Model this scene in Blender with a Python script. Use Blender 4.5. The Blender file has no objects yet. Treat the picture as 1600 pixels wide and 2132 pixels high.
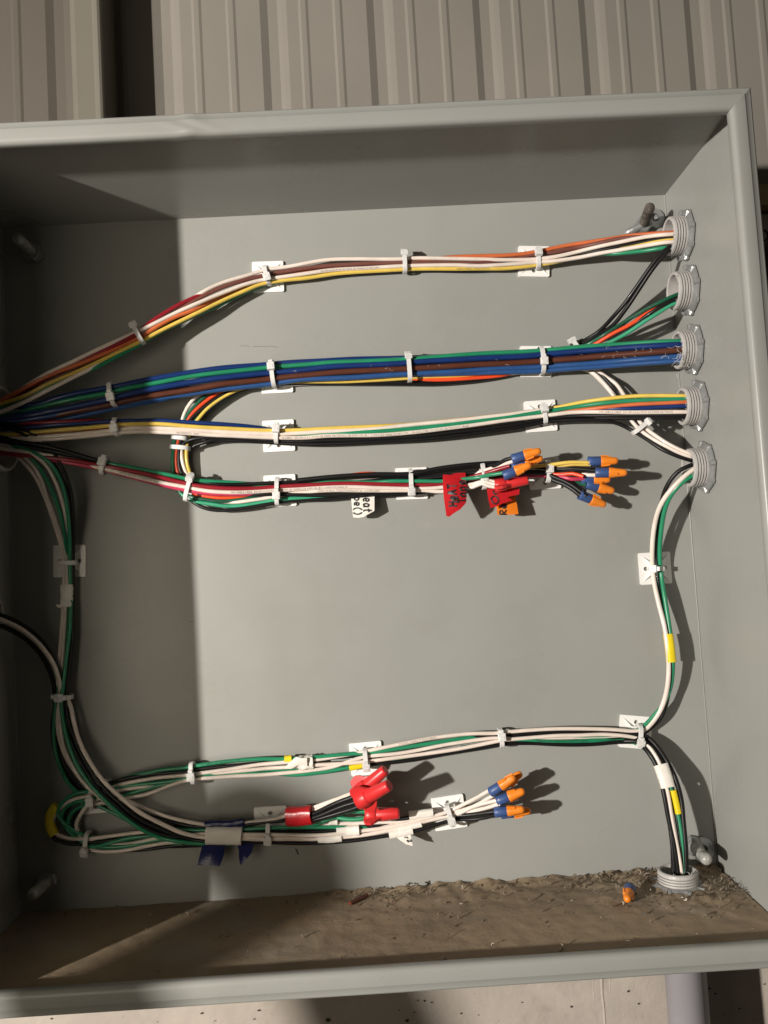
import bpy, bmesh, math, random
from mathutils import Vector, Matrix, noise

S = bpy.context.scene
COL = S.collection
random.seed(7)

# ------------------------------------------------------------------ camera
CAM = Vector((0.0148760, -0.7649654, -0.0220489))
PITCH, ROLL, YAW, FPX = 0.06297068, -0.05706376, -0.01837718, 1778.0
IN = 0.0254
W = 0.3048            # half of the inside width and height of the enclosure
DEP = 0.1625          # its depth
_ca, _sa = math.cos(YAW), math.sin(YAW)
_cp, _sp = math.cos(PITCH), math.sin(PITCH)
_right = Vector((_ca, _sa, 0))
_f0 = Vector((-_sa, _ca, 0))
_fwd = _f0 * _cp + Vector((0, 0, 1)) * _sp
_up = _f0 * (-_sp) + Vector((0, 0, 1)) * _cp
_cr, _sr = math.cos(ROLL), math.sin(ROLL)
RGT = _right * _cr + _up * _sr
UPV = _right * (-_sr) + _up * _cr
cd = bpy.data.cameras.new('camera')
cam = bpy.data.objects.new('camera', cd)
COL.objects.link(cam)
M3 = Matrix((RGT, UPV, -_fwd)).transposed()
cam.matrix_world = Matrix.Translation(CAM) @ M3.to_4x4()
cd.sensor_fit = 'VERTICAL'
cd.sensor_height = 24.0
cd.lens = 24.0 * FPX / 2132.0
cd.clip_start = 0.01
cd.clip_end = 50
S.camera = cam

# ------------------------------------------------------------------ light
S.view_settings.view_transform = 'Standard'
S.view_settings.look = 'None'
S.view_settings.exposure = 0
S.view_settings.gamma = 1
wd = bpy.data.worlds.new('World')
S.world = wd
wd.use_nodes = True
bg = wd.node_tree.nodes['Background']
bg.inputs[0].default_value = (1.0, 0.90, 0.72, 1)
bg.inputs[1].default_value = 0.036
LP = Vector((-1.379, -1.575, 0.085))
ld = bpy.data.lights.new('hand_lamp', 'POINT')
ld.energy = 272
ld.color = (1.0, 0.940, 0.855)
ld.shadow_soft_size = 0.028
lo = bpy.data.objects.new('hand_lamp', ld)
lo.location = LP
COL.objects.link(lo)
fd = bpy.data.lights.new('fill_light', 'AREA')       # added soft fill for the shaded left side; no such lamp is seen
fd.shape = 'RECTANGLE'
fd.size, fd.size_y = 0.42, 0.55
fd.energy = 0.47
fd.spread = math.radians(82)
fd.color = (1.0, 0.88, 0.69)
fo = bpy.data.objects.new('fill_light', fd)
fo.location = (-0.46, -0.80, -0.11)
fo.rotation_euler = (Vector((-0.33, 0, -0.07)) - fo.location).to_track_quat('-Z', 'Y').to_euler()
COL.objects.link(fo)

# ------------------------------------------------------------------ helpers
def ray(px, py):
    return _fwd + RGT * ((px - 800) / FPX) - UPV * ((py - 1066) / FPX)

def at(px, py, h=0.0):
    """the point h millimetres in front of the back panel that is seen in photo direction px, py"""
    d = ray(px, py)
    t = (-h * 0.001 - CAM.y) / d.y
    return CAM + d * t

def on(px, py, axis, val):
    d = ray(px, py)
    return CAM + d * ((val - CAM[axis]) / d[axis])

def lin(r, g, b):
    return tuple(((c / 255) / 12.92 if c / 255 <= 0.04045 else ((c / 255 + 0.055) / 1.055) ** 2.4) for c in (r, g, b)) + (1,)

class MB:
    def __init__(s):
        s.v, s.f, s.sm = [], [], []
    def add(s, vs, fs, smooth=False):
        o = len(s.v)
        s.v += [tuple(v) for v in vs]
        s.f += [tuple(i + o for i in f) for f in fs]
        s.sm += [smooth] * len(fs)
    def build(s, name, m, parent=None):
        me = bpy.data.meshes.new(name)
        me.from_pydata(s.v, [], s.f)
        me.polygons.foreach_set('use_smooth', s.sm)
        me.materials.append(m)
        me.update()
        o = bpy.data.objects.new(name, me)
        COL.objects.link(o)
        if parent is not None:
            o.parent = parent
        return o
    def box(s, c, ux, uy, uz, bev=0.0):
        """box about centre c with half vectors; bev chamfers the edges by that fraction"""
        c, ux, uy, uz = Vector(c), Vector(ux), Vector(uy), Vector(uz)
        bm = bmesh.new()
        bmesh.ops.create_cube(bm, size=2)
        if bev:
            L = min(ux.length, uy.length, uz.length)
            for v in bm.verts:
                v.co = Vector((v.co.x * ux.length, v.co.y * uy.length, v.co.z * uz.length))
            bmesh.ops.bevel(bm, geom=list(bm.edges), offset=bev * L, segments=2, profile=0.5, affect='EDGES')
            a, b, d = ux.normalized(), uy.normalized(), uz.normalized()
        else:
            a, b, d = ux, uy, uz
        bm.verts.index_update()
        s.add([c + a * v.co.x + b * v.co.y + d * v.co.z for v in bm.verts], [[v.index for v in f.verts] for f in bm.faces])
        bm.free()
    def tube(s, P, r, n=10, caps=True, flat=1.0, smooth=True):
        """swept tube along the points P; r a number or a list"""
        R = r if isinstance(r, (list, tuple)) else [r] * len(P)
        fr = frames(P)
        vs, fs = [], []
        for (p, (t, a, b)), q in zip(zip(P, fr), R):
            for k in range(n):
                w = 2 * math.pi * k / n
                vs.append(p + (a * math.cos(w) + b * math.sin(w) * flat) * q)
        for i in range(len(P) - 1):
            for k in range(n):
                fs.append((i * n + k, i * n + (k + 1) % n, (i + 1) * n + (k + 1) % n, (i + 1) * n + k))
        s.add(vs, fs, smooth)
        if caps:
            s.add(vs[:n], [tuple(range(n))[::-1]])
            s.add(vs[-n:], [tuple(range(n))])
    def lathe(s, O, ax, prof, n=24, flute=0, famp=0.0, smooth=True, fz=None):
        """prof: list of (distance along ax, radius)"""
        ax = Vector(ax).normalized()
        a = ax.orthogonal().normalized()
        b = ax.cross(a)
        vs, fs = [], []
        for z, r in prof:
            for k in range(n):
                w = 2 * math.pi * k / n
                q = r
                if flute and (fz is None or fz[0] <= z <= fz[1]):
                    q = r - famp * (0.5 + 0.5 * math.cos(flute * w))
                vs.append(O + ax * z + (a * math.cos(w) + b * math.sin(w)) * q)
        for i in range(len(prof) - 1):
            for k in range(n):
                fs.append((i * n + k, i * n + (k + 1) % n, (i + 1) * n + (k + 1) % n, (i + 1) * n + k))
        s.add(vs, fs, smooth)

def frames(P):
    T = []
    for i in range(len(P)):
        d = P[min(i + 1, len(P) - 1)] - P[max(i - 1, 0)]
        T.append(d.normalized() if d.length > 1e-9 else Vector((1, 0, 0)))
    a = T[0].orthogonal().normalized()
    out = []
    for t in T:
        a = (a - t * a.dot(t))
        a = a.normalized() if a.length > 1e-9 else t.orthogonal().normalized()
        out.append((t, a, t.cross(a)))
    return out

def spline(P, step=0.006):
    """centripetal Catmull-Rom through the points P"""
    if len(P) < 3:
        return list(P)
    Q = [P[0] * 2 - P[1]] + list(P) + [P[-1] * 2 - P[-2]]
    out = []
    for i in range(1, len(Q) - 2):
        p0, p1, p2, p3 = Q[i - 1:i + 3]
        t = [0]
        for u, v in ((p0, p1), (p1, p2), (p2, p3)):
            t.append(t[-1] + max((v - u).length, 1e-6) ** 0.5)
        n = max(2, int((p2 - p1).length / step) + 1)
        for k in range(n):
            x = t[1] + (t[2] - t[1]) * k / n
            A1 = p0 * ((t[1] - x) / (t[1] - t[0])) + p1 * ((x - t[0]) / (t[1] - t[0]))
            A2 = p1 * ((t[2] - x) / (t[2] - t[1])) + p2 * ((x - t[1]) / (t[2] - t[1]))
            A3 = p2 * ((t[3] - x) / (t[3] - t[2])) + p3 * ((x - t[2]) / (t[3] - t[2]))
            B1 = A1 * ((t[2] - x) / (t[2] - t[0])) + A2 * ((x - t[0]) / (t[2] - t[0]))
            B2 = A2 * ((t[3] - x) / (t[3] - t[1])) + A3 * ((x - t[1]) / (t[3] - t[1]))
            out.append(B1 * ((t[2] - x) / (t[2] - t[1])) + B2 * ((x - t[1]) / (t[2] - t[1])))
    out.append(P[-1])
    return out

def tag(o, label=None, cat=None, group=None, kind=None):
    if label: o['label'] = label
    if cat: o['category'] = cat
    if group: o['group'] = group
    if kind: o['kind'] = kind
    return o

def thing(name, loc, label, cat, group=None):
    o = bpy.data.objects.new(name, None)
    o.empty_display_size = 0.01
    COL.objects.link(o)
    return tag(o, label, cat, group)

# ------------------------------------------------------------------ materials
def mat(name, rgb, rough=0.45, metal=0.0, var=0.08, vscale=30.0, bump=0.0, bscale=200.0, coat=0.0, sss=0.0, rvar=0.0, spec=0.5):
    m = bpy.data.materials.new(name)
    m.use_nodes = True
    nt = m.node_tree
    N, L = nt.nodes, nt.links
    b = N['Principled BSDF']
    b.inputs['Roughness'].default_value = rough
    b.inputs['Metallic'].default_value = metal
    b.inputs['Coat Weight'].default_value = coat
    b.inputs['Specular IOR Level'].default_value = spec
    tc = N.new('ShaderNodeTexCoord')
    no = N.new('ShaderNodeTexNoise')
    no.inputs['Scale'].default_value = vscale
    no.inputs['Detail'].default_value = 4
    L.new(tc.outputs['Object'], no.inputs['Vector'])
    mr = N.new('ShaderNodeMapRange')
    mr.inputs['From Min'].default_value = 0.3
    mr.inputs['From Max'].default_value = 0.7
    mr.inputs['To Min'].default_value = 1 - var
    mr.inputs['To Max'].default_value = 1 + var
    L.new(no.outputs['Fac'], mr.inputs['Value'])
    mx = N.new('ShaderNodeMix')
    mx.data_type = 'RGBA'
    mx.blend_type = 'MULTIPLY'
    mx.inputs['Factor'].default_value = 1
    mx.inputs['A'].default_value = tuple(rgb[:3]) + (1,)
    L.new(mr.outputs['Result'], mx.inputs['B'])
    L.new(mx.outputs['Result'], b.inputs['Base Color'])
    if rvar:
        m2 = N.new('ShaderNodeMapRange')
        m2.inputs['From Min'].default_value = 0.3
        m2.inputs['From Max'].default_value = 0.7
        m2.inputs['To Min'].default_value = rough - rvar
        m2.inputs['To Max'].default_value = rough + rvar
        L.new(no.outputs['Fac'], m2.inputs['Value'])
        L.new(m2.outputs['Result'], b.inputs['Roughness'])
    if bump:
        n2 = N.new('ShaderNodeTexNoise')
        n2.inputs['Scale'].default_value = bscale
        n2.inputs['Detail'].default_value = 3
        L.new(tc.outputs['Object'], n2.inputs['Vector'])
        bp = N.new('ShaderNodeBump')
        bp.inputs['Strength'].default_value = bump
        bp.inputs['Distance'].default_value = 0.001
        L.new(n2.outputs['Fac'], bp.inputs['Height'])
        L.new(bp.outputs['Normal'], b.inputs['Normal'])
    if sss:
        b.inputs['Subsurface Weight'].default_value = sss
        b.inputs['Subsurface Radius'].default_value = (0.002, 0.002, 0.002)
    return m

def mix_spots(m, rgb, scale, lo, hi, amount=1.0, detail=6.0):
    """lay noise-shaped stains of another colour over a material"""
    nt = m.node_tree
    N, L = nt.nodes, nt.links
    b = N['Principled BSDF']
    src = b.inputs['Base Color'].links[0].from_socket
    tc = N.new('ShaderNodeTexCoord')
    no = N.new('ShaderNodeTexNoise')
    no.inputs['Scale'].default_value = scale
    no.inputs['Detail'].default_value = detail
    no.inputs['Roughness'].default_value = 0.65
    L.new(tc.outputs['Object'], no.inputs['Vector'])
    mr = N.new('ShaderNodeMapRange')
    mr.inputs['From Min'].default_value = lo
    mr.inputs['From Max'].default_value = hi
    mr.inputs['To Max'].default_value = amount
    L.new(no.outputs['Fac'], mr.inputs['Value'])
    mx = N.new('ShaderNodeMix')
    mx.data_type = 'RGBA'
    L.new(mr.outputs['Result'], mx.inputs['Factor'])
    L.new(src, mx.inputs['A'])
    mx.inputs['B'].default_value = tuple(rgb[:3]) + (1,)
    L.new(mx.outputs['Result'], b.inputs['Base Color'])
    return m

PAINT = mat('grey_enamel', (0.306, 0.309, 0.291), 0.30, var=0.03, vscale=9, bump=0.045, bscale=700, rvar=0.06, spec=0.28)
mix_spots(PAINT, (0.225, 0.212, 0.185), 6, 0.52, 0.80, 0.38)
mix_spots(PAINT, (0.40, 0.39, 0.365), 24, 0.66, 0.78, 0.28)
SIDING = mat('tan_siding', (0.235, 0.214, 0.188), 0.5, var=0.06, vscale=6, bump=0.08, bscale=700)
TRIM = mat('trim_steel', (0.165, 0.152, 0.125), 0.38, var=0.06, vscale=10)
CONC = mat('concrete', (0.40, 0.35, 0.305), 0.85, var=0.10, vscale=14, bump=0.5, bscale=160)
mix_spots(CONC, (0.26, 0.22, 0.18), 22, 0.60, 0.80, 0.6)
mix_spots(CONC, (0.55, 0.49, 0.43), 9, 0.52, 0.72, 0.6)
DUST = mat('brown_dust', (0.295, 0.222, 0.145), 0.8, var=0.22, vscale=18, bump=0.30, bscale=260)
mix_spots(DUST, (0.25, 0.235, 0.205), 11, 0.54, 0.72, 0.6)
mix_spots(DUST, (0.13, 0.088, 0.05), 9, 0.52, 0.70, 0.6)
mix_spots(DUST, (0.07, 0.05, 0.03), 70, 0.64, 0.75, 0.5)
NYLON = mat('white_nylon', (0.88, 0.87, 0.85), 0.38, var=0.03)
CLEARN = mat('natural_nylon', (0.70, 0.69, 0.68), 0.30, var=0.05, sss=0.2)
HUB = mat('grey_plastic', (0.45, 0.43, 0.415), 0.42, var=0.08, vscale=120, bump=0.15, bscale=600)
ZINC = mat('zinc_steel', (0.40, 0.41, 0.41), 0.40, metal=0.60, var=0.15, vscale=120, bump=0.3, bscale=350)
RUST = mat('dirty_rod', (0.10, 0.085, 0.07), 0.7, var=0.5, vscale=180, bump=0.8, bscale=500)
GALV = mat('galvanised_rod', (0.36, 0.36, 0.34), 0.5, metal=0.3, var=0.4, vscale=160, bump=0.5, bscale=500)
INK = mat('black_ink', (0.012, 0.011, 0.012), 0.5)
PRINT = mat('wire_print', (0.10, 0.075, 0.06), 0.6)
ORNUT = mat('orange_plastic', (0.83, 0.235, 0.018), 0.40, var=0.05, vscale=90, bump=0.1, bscale=800)
BLNUT = mat('blue_plastic', (0.040, 0.083, 0.235), 0.45, var=0.05, vscale=90)
RDNUT = mat('red_plastic', (0.62, 0.028, 0.030), 0.36, var=0.05, vscale=90)
PVC = mat('grey_pvc', (0.42, 0.40, 0.43), 0.4, var=0.05)
WOOD = mat('brown_wood', (0.42, 0.29, 0.16), 0.7, var=0.3, vscale=40)
DARKW = mat('dark_panel', (0.10, 0.085, 0.075), 0.7, var=0.2)
TW = mat('white_tape', (0.80, 0.76, 0.70), 0.5, var=0.06, bump=0.6, bscale=170)
TY = mat('yellow_tape', (0.80, 0.62, 0.012), 0.4, var=0.05)
TR = mat('red_tape', (0.50, 0.014, 0.020), 0.30, var=0.08, bump=0.2, bscale=150)
TB = mat('blue_tape', (0.012, 0.017, 0.10), 0.3, var=0.1, bump=0.2, bscale=150)
TO = mat('orange_tape', (0.78, 0.20, 0.015), 0.35, var=0.06)
COPPER = mat('copper_red', (0.30, 0.06, 0.035), 0.4)
WC = {}
for nm, rgb in dict(white=(0.78, 0.68, 0.61), cream=(0.74, 0.68, 0.57), black=(0.0085, 0.0082, 0.0085), green=(0.018, 0.235, 0.115),
                    dark_green=(0.010, 0.098, 0.052), light_green=(0.045, 0.34, 0.19), red=(0.27, 0.012, 0.022), pink=(0.55, 0.045, 0.11), orange=(0.60, 0.145, 0.05),
                    red_orange=(0.83, 0.078, 0.020), yellow=(0.74, 0.53, 0.105), brown=(0.165, 0.062, 0.048), dark_brown=(0.095, 0.030, 0.017),
                    blue=(0.007, 0.030, 0.140), light_blue=(0.024, 0.080, 0.235), navy=(0.010, 0.012, 0.035)).items():
    WC[nm] = mat(nm + '_insulation', rgb, 0.34 if nm != 'black' else 0.40, var=0.10, vscale=60, coat=0.2 if nm != 'black' else 0.05, bump=0.08, bscale=300, spec=0.5 if nm != 'black' else 0.30)

WY = 0.035
def wx(px, py=100, y=WY):
    return on(px, py, 1, y).x
# ------------------------------------------------------------------ enclosure
enc = thing('electrical_enclosure', (0, 0, 0), 'open grey steel electrical enclosure full of bundled wires', 'enclosure')
TH = 0.0022

def sheet_with_holes(name, O, ux, uy, nrm, hw, hh, holes, m, parent, th=TH):
    """flat sheet of half size hw, hh about O with round holes [(u, v, r)], extruded along nrm"""
    bm = bmesh.new()
    def loop(pts):
        vs = [bm.verts.new(O + ux * u + uy * v) for u, v in pts]
        return [bm.edges.new((vs[i], vs[(i + 1) % len(vs)])) for i in range(len(vs))]
    ed = loop([(-hw, -hh), (hw, -hh), (hw, hh), (-hw, hh)])
    for u, v, r in holes:
        ed += loop([(u + r * math.cos(2 * math.pi * k / 28), v + r * math.sin(2 * math.pi * k / 28)) for k in range(28)])
    bmesh.ops.triangle_fill(bm, use_beauty=True, edges=ed)
    r = bmesh.ops.extrude_face_region(bm, geom=list(bm.faces))
    bmesh.ops.translate(bm, verts=[g for g in r['geom'] if isinstance(g, bmesh.types.BMVert)], vec=nrm * th)
    bmesh.ops.recalc_face_normals(bm, faces=list(bm.faces))
    me = bpy.data.meshes.new(name)
    bm.to_mesh(me)
    bm.free()
    me.materials.append(m)
    o = bpy.data.objects.new(name, me)
    COL.objects.link(o)
    o.parent = parent
    return o

X, Y, Z = Vector((1, 0, 0)), Vector((0, 1, 0)), Vector((0, 0, 1))
NIP = [(1430, 490), (1440, 604), (1448, 727), (1458, 844), (1472, 972)]
NIPP = [on(x, y, 0, W) for x, y in NIP]
BOT = on(1414, 1850, 2, -W)
LEFTN = Vector((-W, -0.047, at(0, 893, 47).z))
LEFTN2 = Vector((-W, -0.047, at(0, 1275, 47).z))
HR = 0.0172
sheet_with_holes('back_panel', Vector((0, 0, 0)), X, Z, Y, W + TH, W + TH, [], PAINT, enc)
mid = -DEP / 2
sheet_with_holes('side_wall', Vector((W, mid, 0)), Y, Z, X, DEP / 2, W + TH, [(p.y - mid, p.z, HR) for p in NIPP], PAINT, enc)
sheet_with_holes('side_wall', Vector((-W, mid, 0)), Y, Z, -X, DEP / 2, W + TH, [(LEFTN.y - mid, LEFTN.z, 0.0366), (LEFTN2.y - mid, LEFTN2.z, HR)], PAINT, enc)
sheet_with_holes('top_wall', Vector((0, mid, W)), X, Y, Z, W, DEP / 2, [], PAINT, enc)
sheet_with_holes('floor_wall', Vector((0, mid, -W)), X, Y, -Z, W, DEP / 2, [(BOT.x, BOT.y - mid, HR)], PAINT, enc)
# welded fillet along the inside corners of the back panel
for a, b in (((W, W), (W, -W)), ((-W, -W), (-W, W))):
    mb = MB()
    sx = Vector((a[0] * 0.998, -0.0004, a[1] * 0.998)); sy = Vector((b[0] * 0.998, -0.0004, b[1] * 0.998))
    mb.tube([sx, sx.lerp(sy, 0.3), sx.lerp(sy, 0.6), sy], 0.0007, 6)
    mb.build('weld_seam', PAINT, enc)
# rolled lip round the opening, four mitred lengths
prof = [(-0.0066, -DEP + 0.016), (-0.0066, -DEP - 0.0020), (-0.0062, -DEP - 0.0036), (-0.0050, -DEP - 0.0042), (-0.0016, -DEP - 0.0043), (-0.0013, -DEP - 0.0047), (-0.0006, -DEP - 0.0049), (0.0058, -DEP - 0.0049)]
for k in range(1, 8):
    w = k / 7 * math.pi / 2
    prof.append((0.0062 + 0.0038 * math.sin(w), -DEP - 0.0011 - 0.0038 * math.cos(w)))
prof += [(0.0100, -DEP - 0.0004), (0.0100, -DEP + 0.0030), (0.0094, -DEP + 0.0042), (0.0080, -DEP + 0.0044), (0.0001, -DEP + 0.0044)]
C4 = [(-1, 1), (1, 1), (1, -1), (-1, -1)]
for i in range(4):
    a, b = C4[i], C4[(i + 1) % 4]
    mb = MB()
    vs, fs = [], []
    NS = 120
    for j in range(NS + 1):
        t = j / NS
        for s, y in prof:
            # unseen left flange made broader to place its shadow on the back panel
            ea = 0.023 if a[0] < 0 and s > 0.0035 else 0.0
            eb = 0.023 if b[0] < 0 and s > 0.0035 else 0.0
            p = Vector((a[0] * (W - s - ea), y, a[1] * (W - s))).lerp(Vector((b[0] * (W - s - eb), y, b[1] * (W - s))), t)
            wob = 0.0005 * noise.noise(Vector((p.x * 9, p.z * 9, s * 50)))
            if i == 0:          # old weld where the lip was joined
                wob -= 0.0016 * math.exp(-((p.x - wx(398, 262, -DEP)) / 0.006) ** 2)
            vs.append(p + Vector((0, wob, 0)))
    n = len(prof)
    for j in range(NS):
        for k in range(n - 1):
            fs.append((j * n + k, j * n + k + 1, (j + 1) * n + k + 1, (j + 1) * n + k))
    mb.add(vs, fs, True)
    mb.build('rolled_lip', PAINT, enc)
for s in (1,):
    mb = MB()
    for dx, dz, r in ((-0.005, -0.005, 0.0046), (-0.002, -0.008, 0.0032), (-0.008, -0.002, 0.0030)):
        mb.lathe(Vector((W - 0.001 + dx, -DEP - 0.0030, W - 0.001 + dz)), -Y, [(-0.004, r), (0, r), (r * 0.25, r * 0.8), (r * 0.38, r * 0.4), (r * 0.42, 0.00005)], 16)
    mb.build('weld_bead', PAINT, enc)
SCUFF = mat('grey_scuff', (0.13, 0.12, 0.11), 0.7)
# scuffs and a tick of dried paint on the back panel
for pts in ([(500, 720), (512, 720), (520, 722)], [(527, 722), (540, 721), (552, 722), (560, 721)], [(560, 720), (578, 723)], [(616, 1768), (619, 1772), (621, 1779)], [(393, 1295), (405, 1294)]):
    mb = MB(); mb.tube([at(x, y, 0.15) for x, y in pts], 0.0006 if pts[0][0] > 610 else 0.00016, 5); mb.build('scuff', SCUFF if pts[0][0] < 610 else INK, enc)

# ------------------------------------------------------------------ walls behind
sid = MB()
prof = []
def corr(x0, x1):
    """cross-section of the ribbed siding between two x positions"""
    per = wx(990) - wx(768)
    start = wx(545)
    k0 = math.floor((x0 - start) / per) - 1
    pts = []
    mm = 0.001
    for k in range(k0, k0 + int((x1 - x0) / per) + 4):
        s = start + k * per
        f = per / 100
        for u, d in ((0, 0), (7, 3.3), (16, 3.3), (20, 1.6), (25, 0), (36, 0), (38.5, -1.0), (43, -1.0), (45.5, 0), (68, 0), (70.5, -1.0), (75, -1.0), (77.5, 0), (92, 0)):
            pts.append((s + u * f, WY + d * mm))
    return [p for p in pts if x0 <= p[0] <= x1]
SIDSHADE = mat('shaded_siding', (0.105, 0.091, 0.075), 0.5, var=0.04, vscale=6, bump=0.08, bscale=700)  # siding left of the trim, its shade put into the base colour
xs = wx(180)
for a, b, m, l in ((xs, 1.3, SIDING, 'tan ribbed metal siding wall above the grey enclosure'), (-1.3, xs, SIDSHADE, 'ribbed metal siding left of the upright trim with shade put into its colour')):
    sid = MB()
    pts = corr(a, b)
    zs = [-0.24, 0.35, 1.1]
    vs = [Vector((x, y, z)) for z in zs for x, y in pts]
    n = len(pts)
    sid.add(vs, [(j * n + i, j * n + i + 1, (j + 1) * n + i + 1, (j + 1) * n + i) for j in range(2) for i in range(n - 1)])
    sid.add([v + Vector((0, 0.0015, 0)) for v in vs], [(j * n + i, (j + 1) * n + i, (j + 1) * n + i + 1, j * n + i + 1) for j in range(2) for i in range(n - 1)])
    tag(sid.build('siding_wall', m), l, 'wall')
# trim post standing proud of the siding
TY0 = -0.013
xa, xb = wx(149, 100, TY0), wx(213, 100, TY0)
tr = MB()
pf = [(xa - 0.004, WY - 0.002), (xa - 0.004, TY0 + 0.012), (xa, TY0 + 0.008), (xa, TY0 + 0.003), (xa + 0.002, TY0 + 0.0006), (xa + 0.004, TY0), (xb - 0.008, TY0), (xb - 0.006, TY0 - 0.0012), (xb - 0.003, TY0 - 0.0018), (xb - 0.001, TY0 - 0.0008), (xb, TY0 + 0.002), (xb, WY - 0.001)]
vs = [Vector((x, y, z)) for z in (0.325, 1.1) for x, y in pf]
n = len(pf)
tr.add(vs, [(i, i + 1, n + i + 1, n + i) for i in range(n - 1)])
tag(tr.build('trim_post', TRIM), 'narrow upright steel trim standing proud of the ribbed siding', 'trim')
# concrete below
cw = MB()
NX, NZ = 200, 50
zt, zb = -0.20, -1.0
vs, fs = [], []
cy = 0.022
seam = on(1258, 2100, 1, cy).x
for j in range(NZ + 1):
    for i in range(NX + 1):
        x = -1.3 + 2.6 * i / NX
        z = zt + (zb - zt) * j / NZ
        y = cy + 0.0012 * noise.noise(Vector((x * 12, z * 12, 3)))
        vs.append(Vector((x, y, z)))
for j in range(NZ):
    for i in range(NX):
        a = j * (NX + 1) + i
        fs.append((a, a + NX + 1, a + NX + 2, a + 1))
cw.add(vs, fs, True)
conc = tag(cw.build('concrete_wall', CONC), 'pale concrete wall pitted with bug holes below the enclosure', 'wall')
mb = MB()
for dx, r in ((0.0, 0.0016), (-0.008, 0.0009), (0.007, 0.0008)):
    mb.tube([Vector((seam + dx + 0.0012 * noise.noise(Vector((z * 40, dx * 100, 0))), cy + 0.0006, z)) for z in [zt + (zb - zt) * k / 60 for k in range(61)]],
            [r * (0.8 + 0.7 * abs(noise.noise(Vector((k * 0.7, dx * 90, 5))))) for k in range(61)], 6)
mb.build('form_seam', CONC, conc)
PIT = mat('pit_shade', (0.05, 0.04, 0.03), 0.9)
random.seed(5)
mb = MB()
spots = [(420, 2110, 3), (870, 2083, 2), (884, 2084, 2.6), (832, 2103, 2), (899, 2087, 2.4), (848, 2125, 4.5), (864, 2108, 2), (1308, 2064, 3), (1478, 2058, 3), (1490, 2069, 3), (1592, 2049, 2.5), (1190, 2096, 3), (684, 2124, 6), (539, 2104, 3), (529, 2122, 2), (108, 2121, 3), (1330, 2090, 2.5), (1087, 2087, 2), (960, 2110, 2.4), (1540, 2100, 2.5)]
spots += [(random.uniform(0, 1600), random.uniform(2060, 2132), random.uniform(0.8, 1.8)) for _ in range(14)]
for x, y, r in spots:
    p = on(x, y, 1, cy - 0.0011)
    rr = r * 0.0004
    mb.add([p + Vector((rr * math.cos(k * 0.785) * random.uniform(0.7, 1.2), 0, rr * 0.75 * math.sin(k * 0.785) * random.uniform(0.7, 1.2))) for k in range(8)], [tuple(range(8))])
tag(mb.build('bug_holes', PIT, conc), kind='stuff')
# boards glimpsed at the right
xr = on(1572, 420, 1, 0.03).x
za, zb2 = on(1590, 398, 1, 0.03).z, on(1590, 441, 1, 0.03).z
mb = MB()
mb.box(Vector((xr + 0.06, 0.022, (za + zb2) / 2)), X * 0.07, Y * 0.008, Z * ((za - zb2) / 2), 0.1)
tag(mb.build('wood_board', WOOD), 'brown wooden board end showing right of the enclosure', 'board')
mb = MB()
mb.box(Vector((xr + 0.06, 0.030, zb2 - 0.154)), X * 0.07, Y * 0.004, Z * 0.15)
pn = tag(mb.build('backing_panel', mat('backing', (0.50, 0.42, 0.35), 0.7, var=0.15, vscale=20)), 'brown backing panel with an ink scrawl below the wooden board', 'panel')
mb = MB()
c = on(1591, 490, 1, 0.0255)
mb.tube(spline([c + Vector((0.004 * math.cos(a), 0, 0.005 * math.sin(a))) for a in [k * 0.7 for k in range(10)]] + [c + Vector((0.012, 0, 0.006))], 0.001), 0.0007, 5)
mb.build('ink_scrawl', INK, pn)
mb = MB()
c = on(1596, 535, 1, 0.01)
mb.lathe(c + Vector((0.012, 0, 0)), Z, [(-0.02, 0.0), (-0.02, 0.010), (-0.016, 0.013), (0.012, 0.013), (0.018, 0.008), (0.02, 0.0)], 16)
tag(mb.build('black_clamp', DARKW), 'small dark rounded clamp at the right edge of the photo', 'clamp')
# added blocker out of frame, shaped so its shade falls in the lower left
def from_shadow(px, py, k):
    s = at(px, py, 0)
    return LP + (s - LP) * k
mb = MB()
ss = [(500, 1618, 40), (505, 1640, 100), (512, 1680, 128), (528, 1730, 138), (548, 1762, 136), (592, 1806, 113), (606, 1885, 113), (670, 2020, 116), (730, 2150, 120), (1000, 2900, 130)]
P = [from_shadow(x, y, 0.57) for x, y, r in ss]
sp_ = spline(P, 0.02)
rr = []
for p in sp_:
    i = min(range(len(P)), key=lambda q: (P[q] - p).length)
    rr.append(ss[i][2] / 2300 * 0.57)
for q in range(2):
    rr = [rr[0]] + [(rr[i - 1] + rr[i] + rr[i + 1]) / 3 for i in range(1, len(rr) - 1)] + [rr[-1]]
mb.tube(sp_, rr, 16)
tag(mb.build('shade_blocker', DARKW), 'unseen blocker added to shade the lower left of the enclosure', 'stand')

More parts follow.
